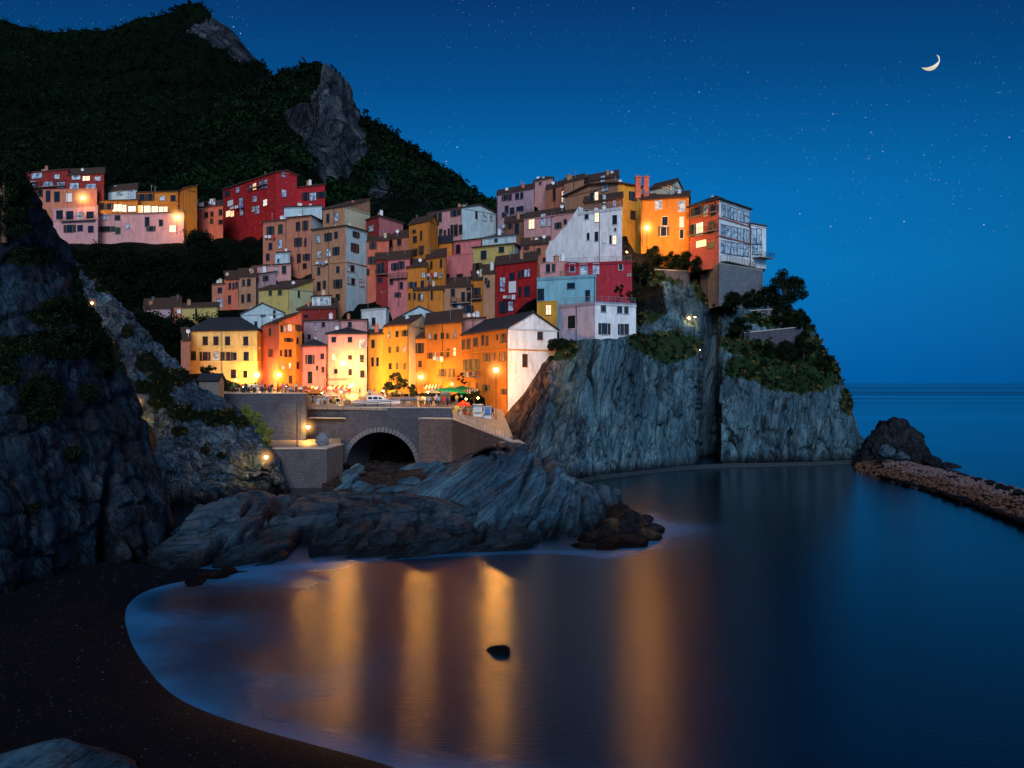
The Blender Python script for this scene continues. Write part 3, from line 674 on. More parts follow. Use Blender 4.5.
tag(stone_mass('rubble_stones', q, .12+.2*RNG.random(3600), M['stone_pink'], RNG), kind='stuff')
ok = np.where((bp[:, 2] > -.1) & (bp[:, 2] < 1.0) & (bs[:, 0] < 1110))[0]
q = bp[RNG.choice(ok, 2600)]+RNG.normal(size=(2600, 3))*np.array([.2, .2, .05])
tag(stone_mass('weedy_stones', q, .15+.3*RNG.random(2600), M['stone_brown'], RNG), kind='stuff')
# individual boulders
M['rock_tip'] = rock_mat('rock_tip', (.005, .006, .009), (.018, .02, .027), (.06, .055, .06), (1, 1, .6), (0, R(20), 0), 1.4, wet=.4, stain=.4)
BM = {k: [boulder_mesh('boulder', 300+10*j+i, M[k]) for i in range(3)] for j, k in enumerate(('rock_dark', 'rock_brown', 'rock_hump', 'rock_low', 'rock_tip', 'masonry_pale'))}
bi = 0
def boulder(px, py, d, r, mk, label, group=None, sq=(1, 1, 1), rz=None):
    global bi
    me = BM[mk][bi % 3]; bi += 1
    o = bpy.data.objects.new('boulder', me); col.objects.link(o)
    o.location = P(px, py, d); o.scale = (r*sq[0], r*sq[1], r*sq[2]); o.rotation_euler = (0, 0, rz if rz is not None else bi*1.7)
    return tag(o, label, 'boulder', group)
boulder(192, 15, 801, 10.5, 'rock_low', 'rocky knob crowning the far mountain summit', sq=(1.15, 1, .7))
boulder(500, 651, 47.0, .66, 'rock_dark', 'small dark boulder alone in the open water of the cove', sq=(1.2, 1, .55))
boulder(30, 775, 30.5, 2.35, 'rock_hump', 'big pale blue rock in the nearest corner of the dark beach', sq=(1.35, 1.2, .62), rz=.4)
boulder(888, 452, 143, 1.5, 'rock_hump', 'pale block at the foot of the rock stack', sq=(1.3, 1, 1))
boulder(903, 457, 141, 1.1, 'rock_hump', 'smaller pale block between the rock stack and the rubble top')
boulder(932, 461, 136, 1.5, 'rock_dark', 'dark boulder on the seaward edge of the breakwater, nearest the rock stack', sq=(1.3, 1, .9))
boulder(948, 466, 131, 1.1, 'rock_dark', 'dark rounded boulder awash on the seaward side of the breakwater', sq=(1.6, 1, .7))
for i, (px, py, d, r, sq) in enumerate([(596, 540, 80, 1.3, (1.2, 1, .8)), (612, 531, 82, 1.7, (1.1, 1, .9)), (630, 524, 85, 1.5, (1, 1, .9)), (622, 545, 77.5, 1.5, (1.4, 1, .7)), (641, 537, 81, 1.5, (1.2, 1, .8)), (652, 530, 84, 1.1, (1.4, 1, .55)), (604, 551, 76, 1.0, (1.3, 1, .6)), (582, 549, 77, 1.0, (1.5, 1, .7)), (645, 519, 88, .8, (1.3, 1, .6)), (618, 513, 87, 1.1, (1, 1, 1))]):
    boulder(px, py, d, r*1.08, 'rock_brown' if i % 3 == 0 else 'rock_tip', 'wet dark boulder in the heap at the tip of the slanted rock', 'wet boulders at the tip of the slanted rock', (sq[0], sq[1], sq[2]*1.15), rz=i*2.1)
bwr = random.Random(9)
for i in range(46):
    t_ = i/46; px = 880+t_*160; yw = float(np.interp(px, [880, 900, 930, 960, 990, 1024, 1080], [476, 481, 489, 499, 509.5, 523, 546])); d_ = 13.6*900/(yw-383)+.5
    boulder(px+bwr.uniform(-2, 2), 383+(14-.25)*900/(d_+bwr.uniform(0, 1.5)), d_, bwr.uniform(.35, .75), 'rock_brown' if i % 3 else 'rock_dark', 'dark weedy boulder along the pool side of the rubble breakwater', 'dark boulders along the pool side of the breakwater', (bwr.uniform(1, 1.5), 1, bwr.uniform(.6, .9)))
for i in range(22):
    t_ = i/22; px = 915+t_*130; yt = float(np.interp(px, [915, 930, 960, 990, 1024, 1080], [464, 466, 474, 482, 492.5, 511])); d_ = 12.4*900/(yt-383)
    boulder(px+bwr.uniform(-3, 3), yt+.5, d_, bwr.uniform(.3, .7), 'rock_dark', 'black boulder along the seaward edge of the breakwater crest', 'black boulders on the seaward edge of the breakwater', (bwr.uniform(1, 1.5), 1, bwr.uniform(.6, 1)))
# ================================================================== sea, beach
shore = [(330, 567, 0), (250, 571, 0), (200, 578, 0), (150, 588, 0), (128, 602, 0), (124, 620, 0), (132, 645, 0), (148, 670, 0), (170, 694, 0), (205, 712, 0), (260, 730, 0), (320, 746, 0), (400, 768, 0), (480, 800, 0), (600, 880, 0)]
def w2(px, py): d = WD(py); return np.array([(px-CX)*d/F, d])
sp2 = np.array([w2(a, b) for a, b, _ in shore])
for _ in range(3): sp2 = np.vstack([sp2[:1]]+[np.vstack([.75*a+.25*b, .25*a+.75*b]) for a, b in zip(sp2[:-1], sp2[1:])]+[sp2[-1:]])
rocks2 = np.array([w2(a, b) for a, b in [(260, 569), (300, 565), (350, 562), (400, 558), (450, 555), (500, 553), (550, 552), (580, 553), (605, 556), (625, 553), (648, 544), (662, 535), (660, 524), (650, 514)]])
out2 = np.array([w2(a, b) for a, b in [(915, 460), (940, 467), (965, 474), (985, 479)]])
def dist_poly(X, poly):
    best = np.full(len(X), 1e9)
    for a, b in zip(poly[:-1], poly[1:]):
        ab = b-a; t = np.clip(((X-a)@ab)/(ab@ab), 0, 1); q = a+t[:, None]*ab
        best = np.minimum(best, np.hypot(*(X-q).T))
    return best
ang = np.linspace(R(-80), R(80), 420); rad = np.r_[np.geomspace(14, 260, 340), np.geomspace(270, 40000, 40)]
A, D = np.meshgrid(ang, rad, indexing='ij')
X = np.c_[(D*np.sin(A)).ravel(), (D*np.cos(A)).ravel()]
ds = dist_poly(X, sp2); dr = dist_poly(X, rocks2); dso = dist_poly(X, out2)
pt = np.c_[X*.12, np.zeros(len(X))]
nz = fbm(pt*np.array([1, 1.6, 1]), 4, 131); nz2 = fbm(pt*3, 4, 133)
f1 = np.exp(-(ds/(1.3+1.6*np.clip(nz, 0, 1)))**1.2)*.8+np.exp(-ds/5.5)*.8*np.clip(.45+nz*1.8+.5*nz2, 0, 1.5)*np.clip((X[:, 1]-36)/14, .25, 1)
f2 = np.exp(-(dr/np.clip(.8+.6*nz, .35, 2))**1.4)*.6+np.exp(-dr/3.)*.25*np.clip(.5+nz*1.5, 0, 1.4)
e = w2(655, 528); f2 = f2+.75*np.exp(-(((X[:, 0]-e[0]-1)/3.6)**2+((X[:, 1]-e[1])/3.2)**2))
f3 = np.exp(-(dso/3.0)**1.2)*.6*np.clip(.5+nz2, 0, 1)
e = w2(975, 462); f3 = f3+.35*np.exp(-(((X[:, 0]-e[0])/9)**2+((X[:, 1]-e[1])/8)**2))
e = w2(650, 474); f4 = .12*np.exp(-(((X[:, 0]-e[0])/12)**2+((X[:, 1]-e[1])/1.5)**2))
milk = .16*np.exp(-np.hypot(X[:, 0]+8, X[:, 1]-45)/17)*np.clip(.8+nz, 0, 2)
foam = .5*np.clip(f1+f2*1.4+f3+f4+milk*.1, 0, 1.1)*np.clip(1+.3*nz2, .4, 1.3)
V = np.c_[X, np.zeros(len(X))]; na, nr_ = A.shape; idx = np.arange(na*nr_).reshape(na, nr_)
Fc = np.stack([idx[:-1, :-1], idx[1:, :-1], idx[1:, 1:], idx[:-1, 1:]], -1).reshape(-1, 4)
t = NT('sea_water')
at = t.n('ShaderNodeAttribute', attribute_name='foam')
w = t.coord('World', (1, 1, 1)); ws_ = t.coord('World', (.05, .9, 1))
n1 = t.noise(t.coord('World', (.9, 7.5, 1)), 1.0, 4, .6); n2 = t.noise(ws_, .25, 4, .6)
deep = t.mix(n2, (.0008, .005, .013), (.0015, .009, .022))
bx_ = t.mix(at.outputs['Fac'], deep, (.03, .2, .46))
far_ = t.n('ShaderNodeMapRange'); sx = t.n('ShaderNodeSeparateXYZ'); t.l(t.n('ShaderNodeNewGeometry').outputs['Position'], sx.inputs[0])
far_.inputs['From Min'].default_value = 120; far_.inputs['From Max'].default_value = 900; t.l(sx.outputs['Y'], far_.inputs['Value'])
band = t.noise(t.coord('World', (.0006, .006, 1)), 1.0, 3, .5)
rgh = t.math('ADD', .225, t.math('MULTIPLY', at.outputs['Fac'], .25))
rgh = t.math('ADD', rgh, t.math('MULTIPLY', t.math('MULTIPLY', t.rampv(band, [(.4, 0), (.6, 1)]), .22), far_.outputs[0]))
nb = t.bump(n1, .9, .019)
calm = t.n('ShaderNodeMapRange'); calm.inputs['From Min'].default_value = 12; calm.inputs['From Max'].default_value = 34; calm.inputs['To Min'].default_value = 0; calm.inputs['To Max'].default_value = .13; t.l(sx.outputs['X'], calm.inputs['Value'])
calm2 = t.n('ShaderNodeMapRange'); calm2.inputs['From Min'].default_value = 95; calm2.inputs['From Max'].default_value = 200; calm2.inputs['To Min'].default_value = 0; calm2.inputs['To Max'].default_value = .16; t.l(sx.outputs['Y'], calm2.inputs['Value'])
rgh = t.math('MAXIMUM', t.math('SUBTRACT', rgh, t.math('MAXIMUM', calm.outputs[0], calm2.outputs[0])), .07)
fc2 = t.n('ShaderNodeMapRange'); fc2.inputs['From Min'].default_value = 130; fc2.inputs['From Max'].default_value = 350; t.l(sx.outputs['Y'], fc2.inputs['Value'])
bx_ = t.mix(fc2.outputs[0], bx_, (.0, .06, .16))  # far sea lightened in base colour, standing in for lost sky reflection
t.set(bx_, rgh, nb, spec=.42); t.b.inputs['IOR'].default_value = 1.33
t.b.inputs['Anisotropic'].default_value = .72
tg = t.n('ShaderNodeCombineXYZ'); tg.inputs[1].default_value = 1.0; t.l(tg.outputs[0], t.b.inputs['Tangent'])
M['water'] = t.mat
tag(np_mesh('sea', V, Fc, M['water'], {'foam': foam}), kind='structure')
# beach
t = NT('dark_sand'); w = t.coord('World')
n1 = t.noise(w, 14, 3, .8); n2 = t.noise(w, .4, 4, .6); vo = t.n('ShaderNodeTexVoronoi', i_Scale=9); t.l(w, vo.inputs['Vector'])
c = t.ramp(n1, [(.35, (.0004, .001, .0025)), (.6, (.0015, .0028, .006)), (.75, (.018, .022, .034))])
c = t.mix(t.rampv(n2, [(.4, 0), (.7, .6)]), c, (.001, .002, .005))
sc_ = t.n('ShaderNodeSeparateColor'); t.l(vo.outputs['Color'], sc_.inputs[0])
c = t.mix(t.math('MULTIPLY', t.rampv(sc_.outputs[0], [(.965, 0), (.97, 1)]), t.rampv(vo.outputs['Distance'], [(.15, 1), (.3, 0)])), c, (.2, .18, .17))
sx = t.n('ShaderNodeSeparateXYZ'); t.l(t.n('ShaderNodeNewGeometry').outputs['Position'], sx.inputs[0])
wr = t.n('ShaderNodeMapRange'); wr.inputs['From Min'].default_value = .02; wr.inputs['From Max'].default_value = .3; wr.inputs['To Min'].default_value = .6; wr.inputs['To Max'].default_value = .95; t.l(sx.outputs['Z'], wr.inputs['Value'])
M['sand'] = t.set(c, wr.outputs[0], t.bump(vo.outputs['Distance'], .5, .05, t.bump(n1, .5, .03)), spec=.08)
gx = np.linspace(-75, 12, 320); gy = np.linspace(12, 84, 260)
GX, GY = np.meshgrid(gx, gy, indexing='ij'); X = np.c_[GX.ravel(), GY.ravel()]
ds = dist_poly(X, sp2)
# inside (land side) test: left of the shoreline polygon closed far to the left
poly = np.vstack([sp2, [[40, 5], [-200, 5], [-200, 120], [w2(330, 567)[0], 120]]])
ins = np.zeros(len(X), bool); j = len(poly)-1
for i in range(len(poly)):
    a, b = poly[i], poly[j]
    cnd = ((a[1] > X[:, 1]) != (b[1] > X[:, 1])) & (X[:, 0] < (b[0]-a[0])*(X[:, 1]-a[1])/(b[1]-a[1]+1e-12)+a[0]); ins ^= cnd; j = i
z = np.where(ins, np.minimum(ds*.09, 1.1)+np.clip(ds-12, 0, 30)*.012, -ds*.12)+.06*fbm(np.c_[X*.5, 0*ds], 3, 141)*np.clip(ds/3, 0, 1)
z = z-np.clip((X[:, 1]-67)/3, 0, 1)*3
V = np.c_[X, z]; idx = np.arange(len(X)).reshape(GX.shape)
Fc = np.stack([idx[:-1, :-1], idx[1:, :-1], idx[1:, 1:], idx[:-1, 1:]], -1).reshape(-1, 4)
tag(np_mesh('beach', V, Fc, M['sand']), kind='structure')
for (px, py, d, r, sq) in [(196, 583, 63, .8, (1.6, 1, .5)), (212, 577, 65, .9, (1.5, 1, .6)), (228, 572, 66.5, .8, (1.4, 1, .6))]:
    boulder(px, py, d, r, 'rock_brown', 'low reddish boulder where the beach meets the shelf rocks', 'low boulders at the inner end of the beach', sq)
okb = np.where((V[:, 2] > .03) & (X[:, 1] < 66) & (X[:, 1] > 22))[0]
q = V[RNG.choice(okb, 2600)]+RNG.normal(size=(2600, 3))*np.array([.2, .2, .0])
M['pebble'] = plain('pebble', (.02, .022, .03), .8, bump=(8, .02), var=.7)
tag(stone_mass('beach_pebbles', q, .02+.06*RNG.random(2600)**2, M['pebble'], RNG), kind='stuff')
# sea bed under the cove
mb = MB(); mb.quad(Vector((-400, 0, -4)), Vector((600, 0, -4)), Vector((600, 400, -4)), Vector((-400, 400, -4)))
tag(mb.build('sea_bed_ground', M['sand']), kind='structure')
# moon: the lit lune of a sphere
mp_ = P(929, 61, 9000); rr = 98; k = 24; mb = MB()
def lune(a, t):   # a: latitude along the terminator axis, t 0..1 across the lit part
    th = pi*(a-.5); ph = R(-18)+R(50)*t
    ph = R(90)-ph*1.0
    x = sin(R(40)+R(50)*t)*cos(th); y = -cos(R(40)+R(50)*t)*cos(th); z = sin(th)
    return Vector((x, y, z))*rr
from mathutils import Matrix
mrot = Matrix.Rotation(R(50), 4, 'Y')
for i in range(k):
    for j in range(4):
        q = [lune((i+a)/k, (j+b)/4) for a, b in ((0, 0), (1, 0), (1, 1), (0, 1))]
        mb.quad(*[mp_+(mrot @ p) for p in q])
M['moon'] = emis('moonlight', (.95, .8, .45), .9)
tag(mb.build('crescent_moon', M['moon']), 'thin pale crescent moon in the starry sky', 'moon')
# ================================================================== houses
CROP = {'1': (0, 150, 3.938), '2': (180, 150, 5.689), '3': (140, 260, 5.689), '4': (290, 180, 6.4), '5': (300, 290, 6.4), '6': (410, 290, 6.4),
        '7': (420, 160, 6.4), '8': (520, 160, 6.4), '9': (450, 240, 5.12), '10': (620, 170, 3.938)}
C = dict(tan=(.42, .22, .13), salmon=(.5, .19, .12), pink=(.6, .19, .2), rose=(.62, .32, .32), red=(.36, .015, .018), darkred=(.26, .03, .028), orange=(.6, .21, .03), amber=(.68, .34, .045),
         yellow=(.74, .52, .18), olive=(.5, .4, .14), white=(.76, .82, .86), cream=(.68, .6, .42), blue=(.2, .46, .58), mauve=(.42, .29, .34), brown=(.24, .11, .07), paleblue=(.48, .64, .7), green=(.46, .52, .32), coral=(.58, .15, .09))
SH = [(.015, .035, .025), (.03, .02, .015), (.02, .025, .03), (.012, .03, .02), (.05, .03, .02)]
hr = random.Random(5)
class Face:
    def __init__(s, a, b, c):
        s.a = Vector(a); s.b = Vector(b); s.u = (s.b-s.a).normalized(); s.L = (s.b-s.a).length
        n = Vector((s.u.y, -s.u.x, 0)); m = (s.a+s.b)/2
        s.n = n if n.dot(m-Vector(c)) > 0 else -n
    def hit(s, px, py):
        dx = (px-CX)/F; r = Vector((dx, 1, 0)); k = s.a.dot(s.n)/r.dot(s.n)
        p = r*k; return Vector((p.x, p.y, CZ-(py-CY)*k/F)), k
def add_window(par, f, px, py, wp, hp, kind, style):
    p, k = f.hit(px, py)
    cosang = abs(f.u.x - (px-CX)/F*f.u.y)
    w = min(max(wp*k/F/max(cosang, .35), .5), 3.5); h = hp*k/F; p.z -= h/2
    s = (p-f.a).dot(f.u)
    if s < w*.3 or s > f.L-w*.3: return
    u, n = f.u, f.n
    mb = MB(); t_ = .07; o = n*.035
    fc = style['frame']
    mb.box(p-u*(w/2+t_/2)+o, u, t_, h, .07, n); mb.box(p+u*(w/2+t_/2)+o, u, t_, h, .07, n)
    mb.box(p+Vector((0, 0, h))+o, u, w+2*t_, t_, .09, n); mb.box(p-Vector((0, 0, .09))+n*.07, u, w+.3, .09, .16, n)
    if w > .75 and kind in 'blm':
        mb.box(p+n*.03, u, .05, h, .05, n); mb.box(p+Vector((0, 0, h*.6))+n*.028, u, w, .045, .045, n)
    wn_ = mb.build('window', M['paint'], par, fc)
    mat = {'d': M['glass'], 's': M['glass'], 'l': M['glass_lit'], 'm': M['glass_lit_w'], 'b': M['glass_pale'], 'w': M['white'], 'x': M['glass'], 'c': None}[kind]
    mb = MB(); mb.box(p+n*.008, u, w, h, .014, n)
    if mat is None: mb.build('shutter', M['paint'], wn_, style['shut'])
    else: mb.build('pane', mat, wn_)
    if kind == 's':
        for sg in (-1, 1):
            mb = MB(); mb.box(p+u*sg*(w*.5+t_+w*.24)+n*.05, u, w*.46, h, .04, n)
            for q in range(6): mb.box(p+u*sg*(w*.5+t_+w*.24)+n*.075+Vector((0, 0, h*(q+.4)/6.2)), u, w*.38, .05, .03, n)
            mb.build('shutter', M['paint'], wn_, style['shut'])
ROOFS = dict(brown=(.1, .055, .04), slate=(.035, .04, .055), red=(.14, .05, .035), grey=(.12, .12, .13))
def clutter(rf, foot, z, n, rr):
    a, b, c, d = foot
    for _ in range(n):
        s, t_ = rr.uniform(.15, .85), rr.uniform(.1, .6); p = a+(b-a)*s+(d-a)*t_; p = Vector((p.x, p.y, z))
        k = rr.random()
        if k < .5:
            mb = MB(); w = rr.uniform(.5, .9); h = rr.uniform(.9, 1.6); mb.box(p, (1, .3, 0), w, h, w*.8); mb.box(p+Vector((0, 0, h)), (1, .3, 0), w+.2, .1, w)
            for q in (-.2, .2): mb.lathe(p+Vector((q*w, 0, h+.1)), [(.12, 0), (.1, .3)], 8)
            mb.build('chimney', M['plaster'], rf, rr.choice([C['tan'], C['white'], C['salmon'], C['cream']]))
        elif k < .75:
            mb = MB(); mb.tube([p, p+Vector((0, 0, 2.4))], .03, 5)
            for q in range(4): mb.tube([p+Vector((-.5+.07*q, 0, 2.3-.16*q)), p+Vector((.5-.07*q, 0.1, 2.3-.16*q))], .018, 4)
            mb.build('aerial', M['steel'], rf)
        else:
            mb = MB(); mb.tube([p, p+Vector((0, 0, .9))], .04, 5)
            c0 = p+Vector((0, -.15, 1.1)); n0 = len(mb.v)
            for i, (r_, y) in enumerate([(.02, .14), (.25, .09), (.42, -.02)]):
                for j in range(12): mb.v.append(c0+Vector((r_*cos(j*pi/6), y, r_*sin(j*pi/6))))
            for i in range(2):
                for j in range(12): mb.f.append((n0+i*12+j, n0+i*12+(j+1) % 12, n0+i*12+12+(j+1) % 12, n0+i*12+12+j)); mb.m.append(0)
            mb.build('satellite_dish', M['white'], rf)
def railing(a, b, par=None, h=1.0, step=1.2, mat=None, bars=True, thick=1.0):
    mb = MB(); L = (b-a).length; u = (b-a).normalized(); n = max(1, int(L/step))
    mb.tube([a+Vector((0, 0, h)), b+Vector((0, 0, h))], .035*thick, 5); mb.tube([a+Vector((0, 0, .15)), b+Vector((0, 0, .15))], .022*thick, 4)
    if bars: mb.tube([a+Vector((0, 0, h*.55)), b+Vector((0, 0, h*.55))], .02, 4)
    for i in range(n+1): q = a+u*L*i/n; mb.tube([q, q+Vector((0, 0, h))], .03*thick, 4)
    if bars:
        m = int(L/.3)
        for i in range(m): q = a+u*L*(i+.5)/m; mb.tube([q+Vector((0, 0, .15)), q+Vector((0, 0, h))], .012, 3, cap=False)
    return mb.build('railing', mat or M['metal'], par)
def house(label, colr, A, B, Cc, top, base, roof='gable', wins='', crop=None, ws=(26, 40), rc='brown', dep=8, col2=None, rise=None, cl=2, frame=None, shut=None, cat='house', name='house', bands=(), ov=.35, down=7, wallmat='plaster', pipe=True, hill=True, cornice=True):
    a = XY(*A); b = XY(*B); cam0 = Vector((0, 0, 0))
    u = (b-a).normalized(); n = Vector((u.y, -u.x, 0))
    if n.dot(-(a+b)/2) < 0: n = -n
    if Cc: c = XY(*Cc)
    else: c = b*(1+dep/b.length)
    d = a+(c-b); ctr = (a+c)/2
    zt = ZZ(top, B[1]); zb = ZZ(base, B[1]); H = zt-zb
    if hill:
        zh = zb if crop != '1' else min(zb, ZZ(241, B[1]))
        for q in (a, b, c, d): HILL.append((q.x, q.y, zh-.4))
        HILL.append((ctr.x, ctr.y, zh-.3))
        if crop == '1': down = 12
    colr = C[colr] if isinstance(colr, str) else colr; col2 = colr if col2 is None else (C[col2] if isinstance(col2, str) else col2)
    r = empty(name, (b.x, b.y, zb), label, cat)
    f1 = Face(a, b, ctr); f2 = Face(b, c, ctr)
    fp = [a, b, c, d]; z0 = Vector((0, 0, zb-down)); z1 = Vector((0, 0, zt))
    W = (b-a).length; Dp = (c-b).length
    if rise is None: rise = {'gable': .26*min(W, Dp), 'gableb': .24*min(W, Dp), 'hip': .22*min(W, Dp), 'shed': .34*Dp, 'flat': 0, 'terrace': 0, 'none': 0}[roof]
    up = Vector((0, 0, rise))
    # walls: the near-facing sides are parts of their own when their paint differs
    mb = MB()
    sides = [(0, 1), (1, 2), (2, 3), (3, 0)]
    for i, j in sides:
        if (i, j) == (1, 2) and col2 != colr: continue
        mb.quad(fp[i]+z0, fp[j]+z0, fp[j]+z1, fp[i]+z1)
    if roof == 'gable':
        m1, m2 = (a+d)/2, (b+c)/2
        mb.poly([d+z1, a+z1, m1+z1+up])
        if col2 == colr: mb.poly([b+z1, c+z1, m2+z1+up])
    if roof == 'gableb':
        m1, m2 = (a+b)/2, (c+d)/2; mb.poly([a+z1, b+z1, m1+z1+up]); mb.poly([c+z1, d+z1, m2+z1+up])
    if roof == 'shed':
        mb.poly([b+z1, c+z1, c+z1+up]); mb.poly([d+z1, a+z1, d+z1+up]); mb.quad(c+z1, d+z1, d+z1+up, c+z1+up)
    mb.build('wall', M[wallmat], r, colr)
    if col2 != colr:
        mb = MB(); mb.quad(b+z0, c+z0, c+z1, b+z1)
        if roof == 'gable': mb.poly([b+z1, c+z1, (b+c)/2+z1+up])
        mb.build('side_wall', M['plaster'], r, col2)
    # roof
    def ex(p, k=ov): 
        v = p-ctr; return p+(u*(k if v.dot(u) > 0 else -k))+((c-b).normalized()*(k if v.dot(c-b) > 0 else -k))
    E = [ex(p) for p in fp]; th = Vector((0, 0, .26)); mb = MB(); rcol = ROOFS[rc] if isinstance(rc, str) else rc
    def slab(pts): 
        pts = [Vector(p) for p in pts]; m = len(pts); nn = len(mb.v); mb.v += pts+[p+th for p in pts]
        mb.f.append(tuple(nn+i for i in reversed(range(m)))); mb.f.append(tuple(nn+m+i for i in range(m))); mb.m += [0, 0]
        for i in range(m): mb.f.append((nn+i, nn+(i+1) % m, nn+m+(i+1) % m, nn+m+i)); mb.m.append(0)
    zz = z1+Vector((0, 0, .004)); ex_z = zz-Vector((0, 0, .0))
    if roof == 'gable':
        k = ov*2*rise/max(Dp, .1); lo = Vector((0, 0, zt+.01-k)); m1, m2 = (E[0]+E[3])/2+z1+up, (E[1]+E[2])/2+z1+up
        slab([E[0]+lo, E[1]+lo, m2, m1]); slab([E[2]+lo, E[3]+lo, m1, m2]); mb.tube([m1+th, m2+th], .14, 6)
    elif roof == 'gableb':
        k = ov*2*rise/max(W, .1); lo = Vector((0, 0, zt+.01-k)); m1, m2 = (E[0]+E[1])/2+z1+up, (E[2]+E[3])/2+z1+up
        slab([E[1]+lo, E[2]+lo, m2, m1]); slab([E[3]+lo, E[0]+lo, m1, m2]); mb.tube([m1+th, m2+th], .14, 6)
    elif roof == 'hip':
        if W >= Dp: g = Dp/2/W; q1, q2 = (a+d)/2, (b+c)/2
        else: g = W/2/Dp; q1, q2 = (a+b)/2, (d+c)/2
        r1 = q1+(q2-q1)*g+z1+up; r2 = q2+(q1-q2)*g+z1+up
        if W >= Dp: slab([E[0]+zz, E[1]+zz, r2, r1]); slab([E[1]+zz, E[2]+zz, r2]); slab([E[2]+zz, E[3]+zz, r1, r2]); slab([E[3]+zz, E[0]+zz, r1])
        else: slab([E[0]+zz, E[1]+zz, r1]); slab([E[1]+zz, E[2]+zz, r2, r1]); slab([E[2]+zz, E[3]+zz, r2]); slab([E[3]+zz, E[0]+zz, r1, r2])
        mb.tube([r1+th, r2+th], .14, 6)
    elif roof == 'shed':
        k = ov*rise/max(Dp, .1); slab([E[0]+z1-Vector((0, 0, k)), E[1]+z1-Vector((0, 0, k)), E[2]+z1+up+Vector((0, 0, k)), E[3]+z1+up+Vector((0, 0, k))])
    elif roof == 'flat': slab([p+zz for p in E])
    elif roof in ('terrace', 'none'): slab([ex(p, .05)+zz for p in fp])
    rf = mb.build('roof', M['roof'] if roof not in ('terrace', 'none') else M['plaster'], r, rcol if roof not in ('terrace', 'none') else tuple(k*.8 for k in colr))
    if roof == 'terrace':
        ed = [ex(p, -.08)+z1+Vector((0, 0, .17)) for p in fp]
        for i, j in ((0, 1), (1, 2)): railing(ed[i], ed[j], rf, 1.0, 1.3, M['steel'])
    if cornice and roof not in ('none',):
        for i, j in ((0, 1), (1, 2)):
            mb = MB()
            f = (f1, f2)[i]; mid = (fp[i]+fp[j])/2; mb.box(Vector((mid.x, mid.y, zt-.3))+f.n*.06, f.u, f.L+.1*i, .22, .12, f.n)
            mb.build('cornice', M['plaster'], r, tuple(k*.7 for k in (colr, col2)[i]))
    for bz_ in bands:
        mb = MB(); z_ = ZZ(bz_, B[1])
        for i, j in ((0, 1), (1, 2)):
            f = (f1, f2)[i]; mid = (fp[i]+fp[j])/2; mb.box(Vector((mid.x, mid.y, z_))+f.n*.1, f.u, f.L+.15*i, .16, .2, f.n)
        mb.build('cornice', M['plaster'], r, tuple(min(.8, k*1.3) for k in colr))
    rr = random.Random(hash(label) % 9973 if False else sum(map(ord, label)))
    if pipe and W > 4:
        mb = MB(); s = rr.choice([.25, W-.25, W*.5]); p = a+u*s+f1.n*.09
        mb.tube([Vector((p.x, p.y, zb)), Vector((p.x, p.y, zt-.1))], .06, 5); mb.build('drainpipe', M['metal'], r)
    if cl:
        foot = [p for p in fp]; clutter(rf, foot, zt+(rise*.25 if roof != 'terrace' else .17), rr.randint(1, cl), rr)
    st = dict(frame=frame or tuple(k*.55 for k in colr), shut=shut or rr.choice(SH))
    for tk in wins.split():
        k = 'd'
        if tk[-1].isalpha(): k = tk[-1]; tk = tk[:-1]
        q = [float(x) for x in tk.split(',')]
        if crop: ox, oy, sc = CROP[crop]; px, py = ox+q[0]/sc, oy+q[1]/sc; wp, hp = ((q[2], q[3]) if len(q) > 2 else ws); wp /= sc; hp /= sc
        else: px, py = q[0], q[1]; wp, hp = ((q[2], q[3]) if len(q) > 2 else ws)
        if k == 'd' and wp > 2.4: k = rr.choice('dddddsscb') if rr.random() > .022 else 'l'
        f = f1 if (px <= B[0] or not Cc) else f2
        add_window(r, f, px, py, wp, hp, k, st)
    r['_'] = 0; del r['_']
    HD[label] = dict(root=r, f1=f1, f2=f2, zt=zt, zb=zb, fp=fp, roof=rf)
    return HD[label]
HD = {}
h = house
# ---- harbour front row
h('yellow three-storey harbour house with dark slate hipped roof', 'yellow', (188, 186), (257, 182), (262, 190), 330, 389, 'hip', '372,460 433,460 499,460 602,460 305,545 372,548 432,545b 473,548 500,548 540,548,20,44 605,548 532,648 600,650,24,40', '3', (30, 50), 'slate', rise=2.6, bands=(347, 362), cl=1, ov=.5, frame=(.55, .4, .18))
h('tall orange harbour house next to the yellow one, nine small dark windows lit from below', 'coral', (261, 190), (279, 178), (302, 184), 322, 390, 'shed', '740,410 807,390,16,40 822,390,16,40 852,385,26,42w 902,385,18,38 845,455,26,22 895,460,12,34 743,530,16,42 802,530,12,34 829,530,18,42 853,530,18,42 815,603,16,34 852,605,14,38 897,600,14,38 855,680,22,44', '3', (20, 42), col2='orange', cl=3)
h('low pink two-storey house between the tall orange house and the pale pink one', 'pink', (302, 182), (326, 180), None, 346, 390, 'hip', '65,445,30,60s 143,425,24,36 65,560,30,76 147,510,18,36 110,500,14,30', '5', rc='slate', rise=1.4, cl=1)
h('pale pink harbour house over the cafe awning, with blue shutters upstairs', 'rose', (327, 182), (367, 180), None, 333.5, 392, 'hip', '217,318,28,34 320,318,28,34 398,345,40,56 217,432,26,46b 320,432,26,28 396,440,26,50 322,525,22,40 399,537,28,44 230,520,22,30', '5', rc='slate', rise=1.2, shut=(.03, .07, .2), cl=1)
h('pale pink upper storey block rising behind the pale pink harbour house', 'rose', (340, 189), (367, 187), None, 320, 345, 'flat', '320,223,24,36', '5', cl=2)
h('white cube house above the amber harbour houses', 'white', (361, 196), (386, 190), (389, 194), 307.5, 335, 'flat', '472,203,24,52', '5', cl=1)
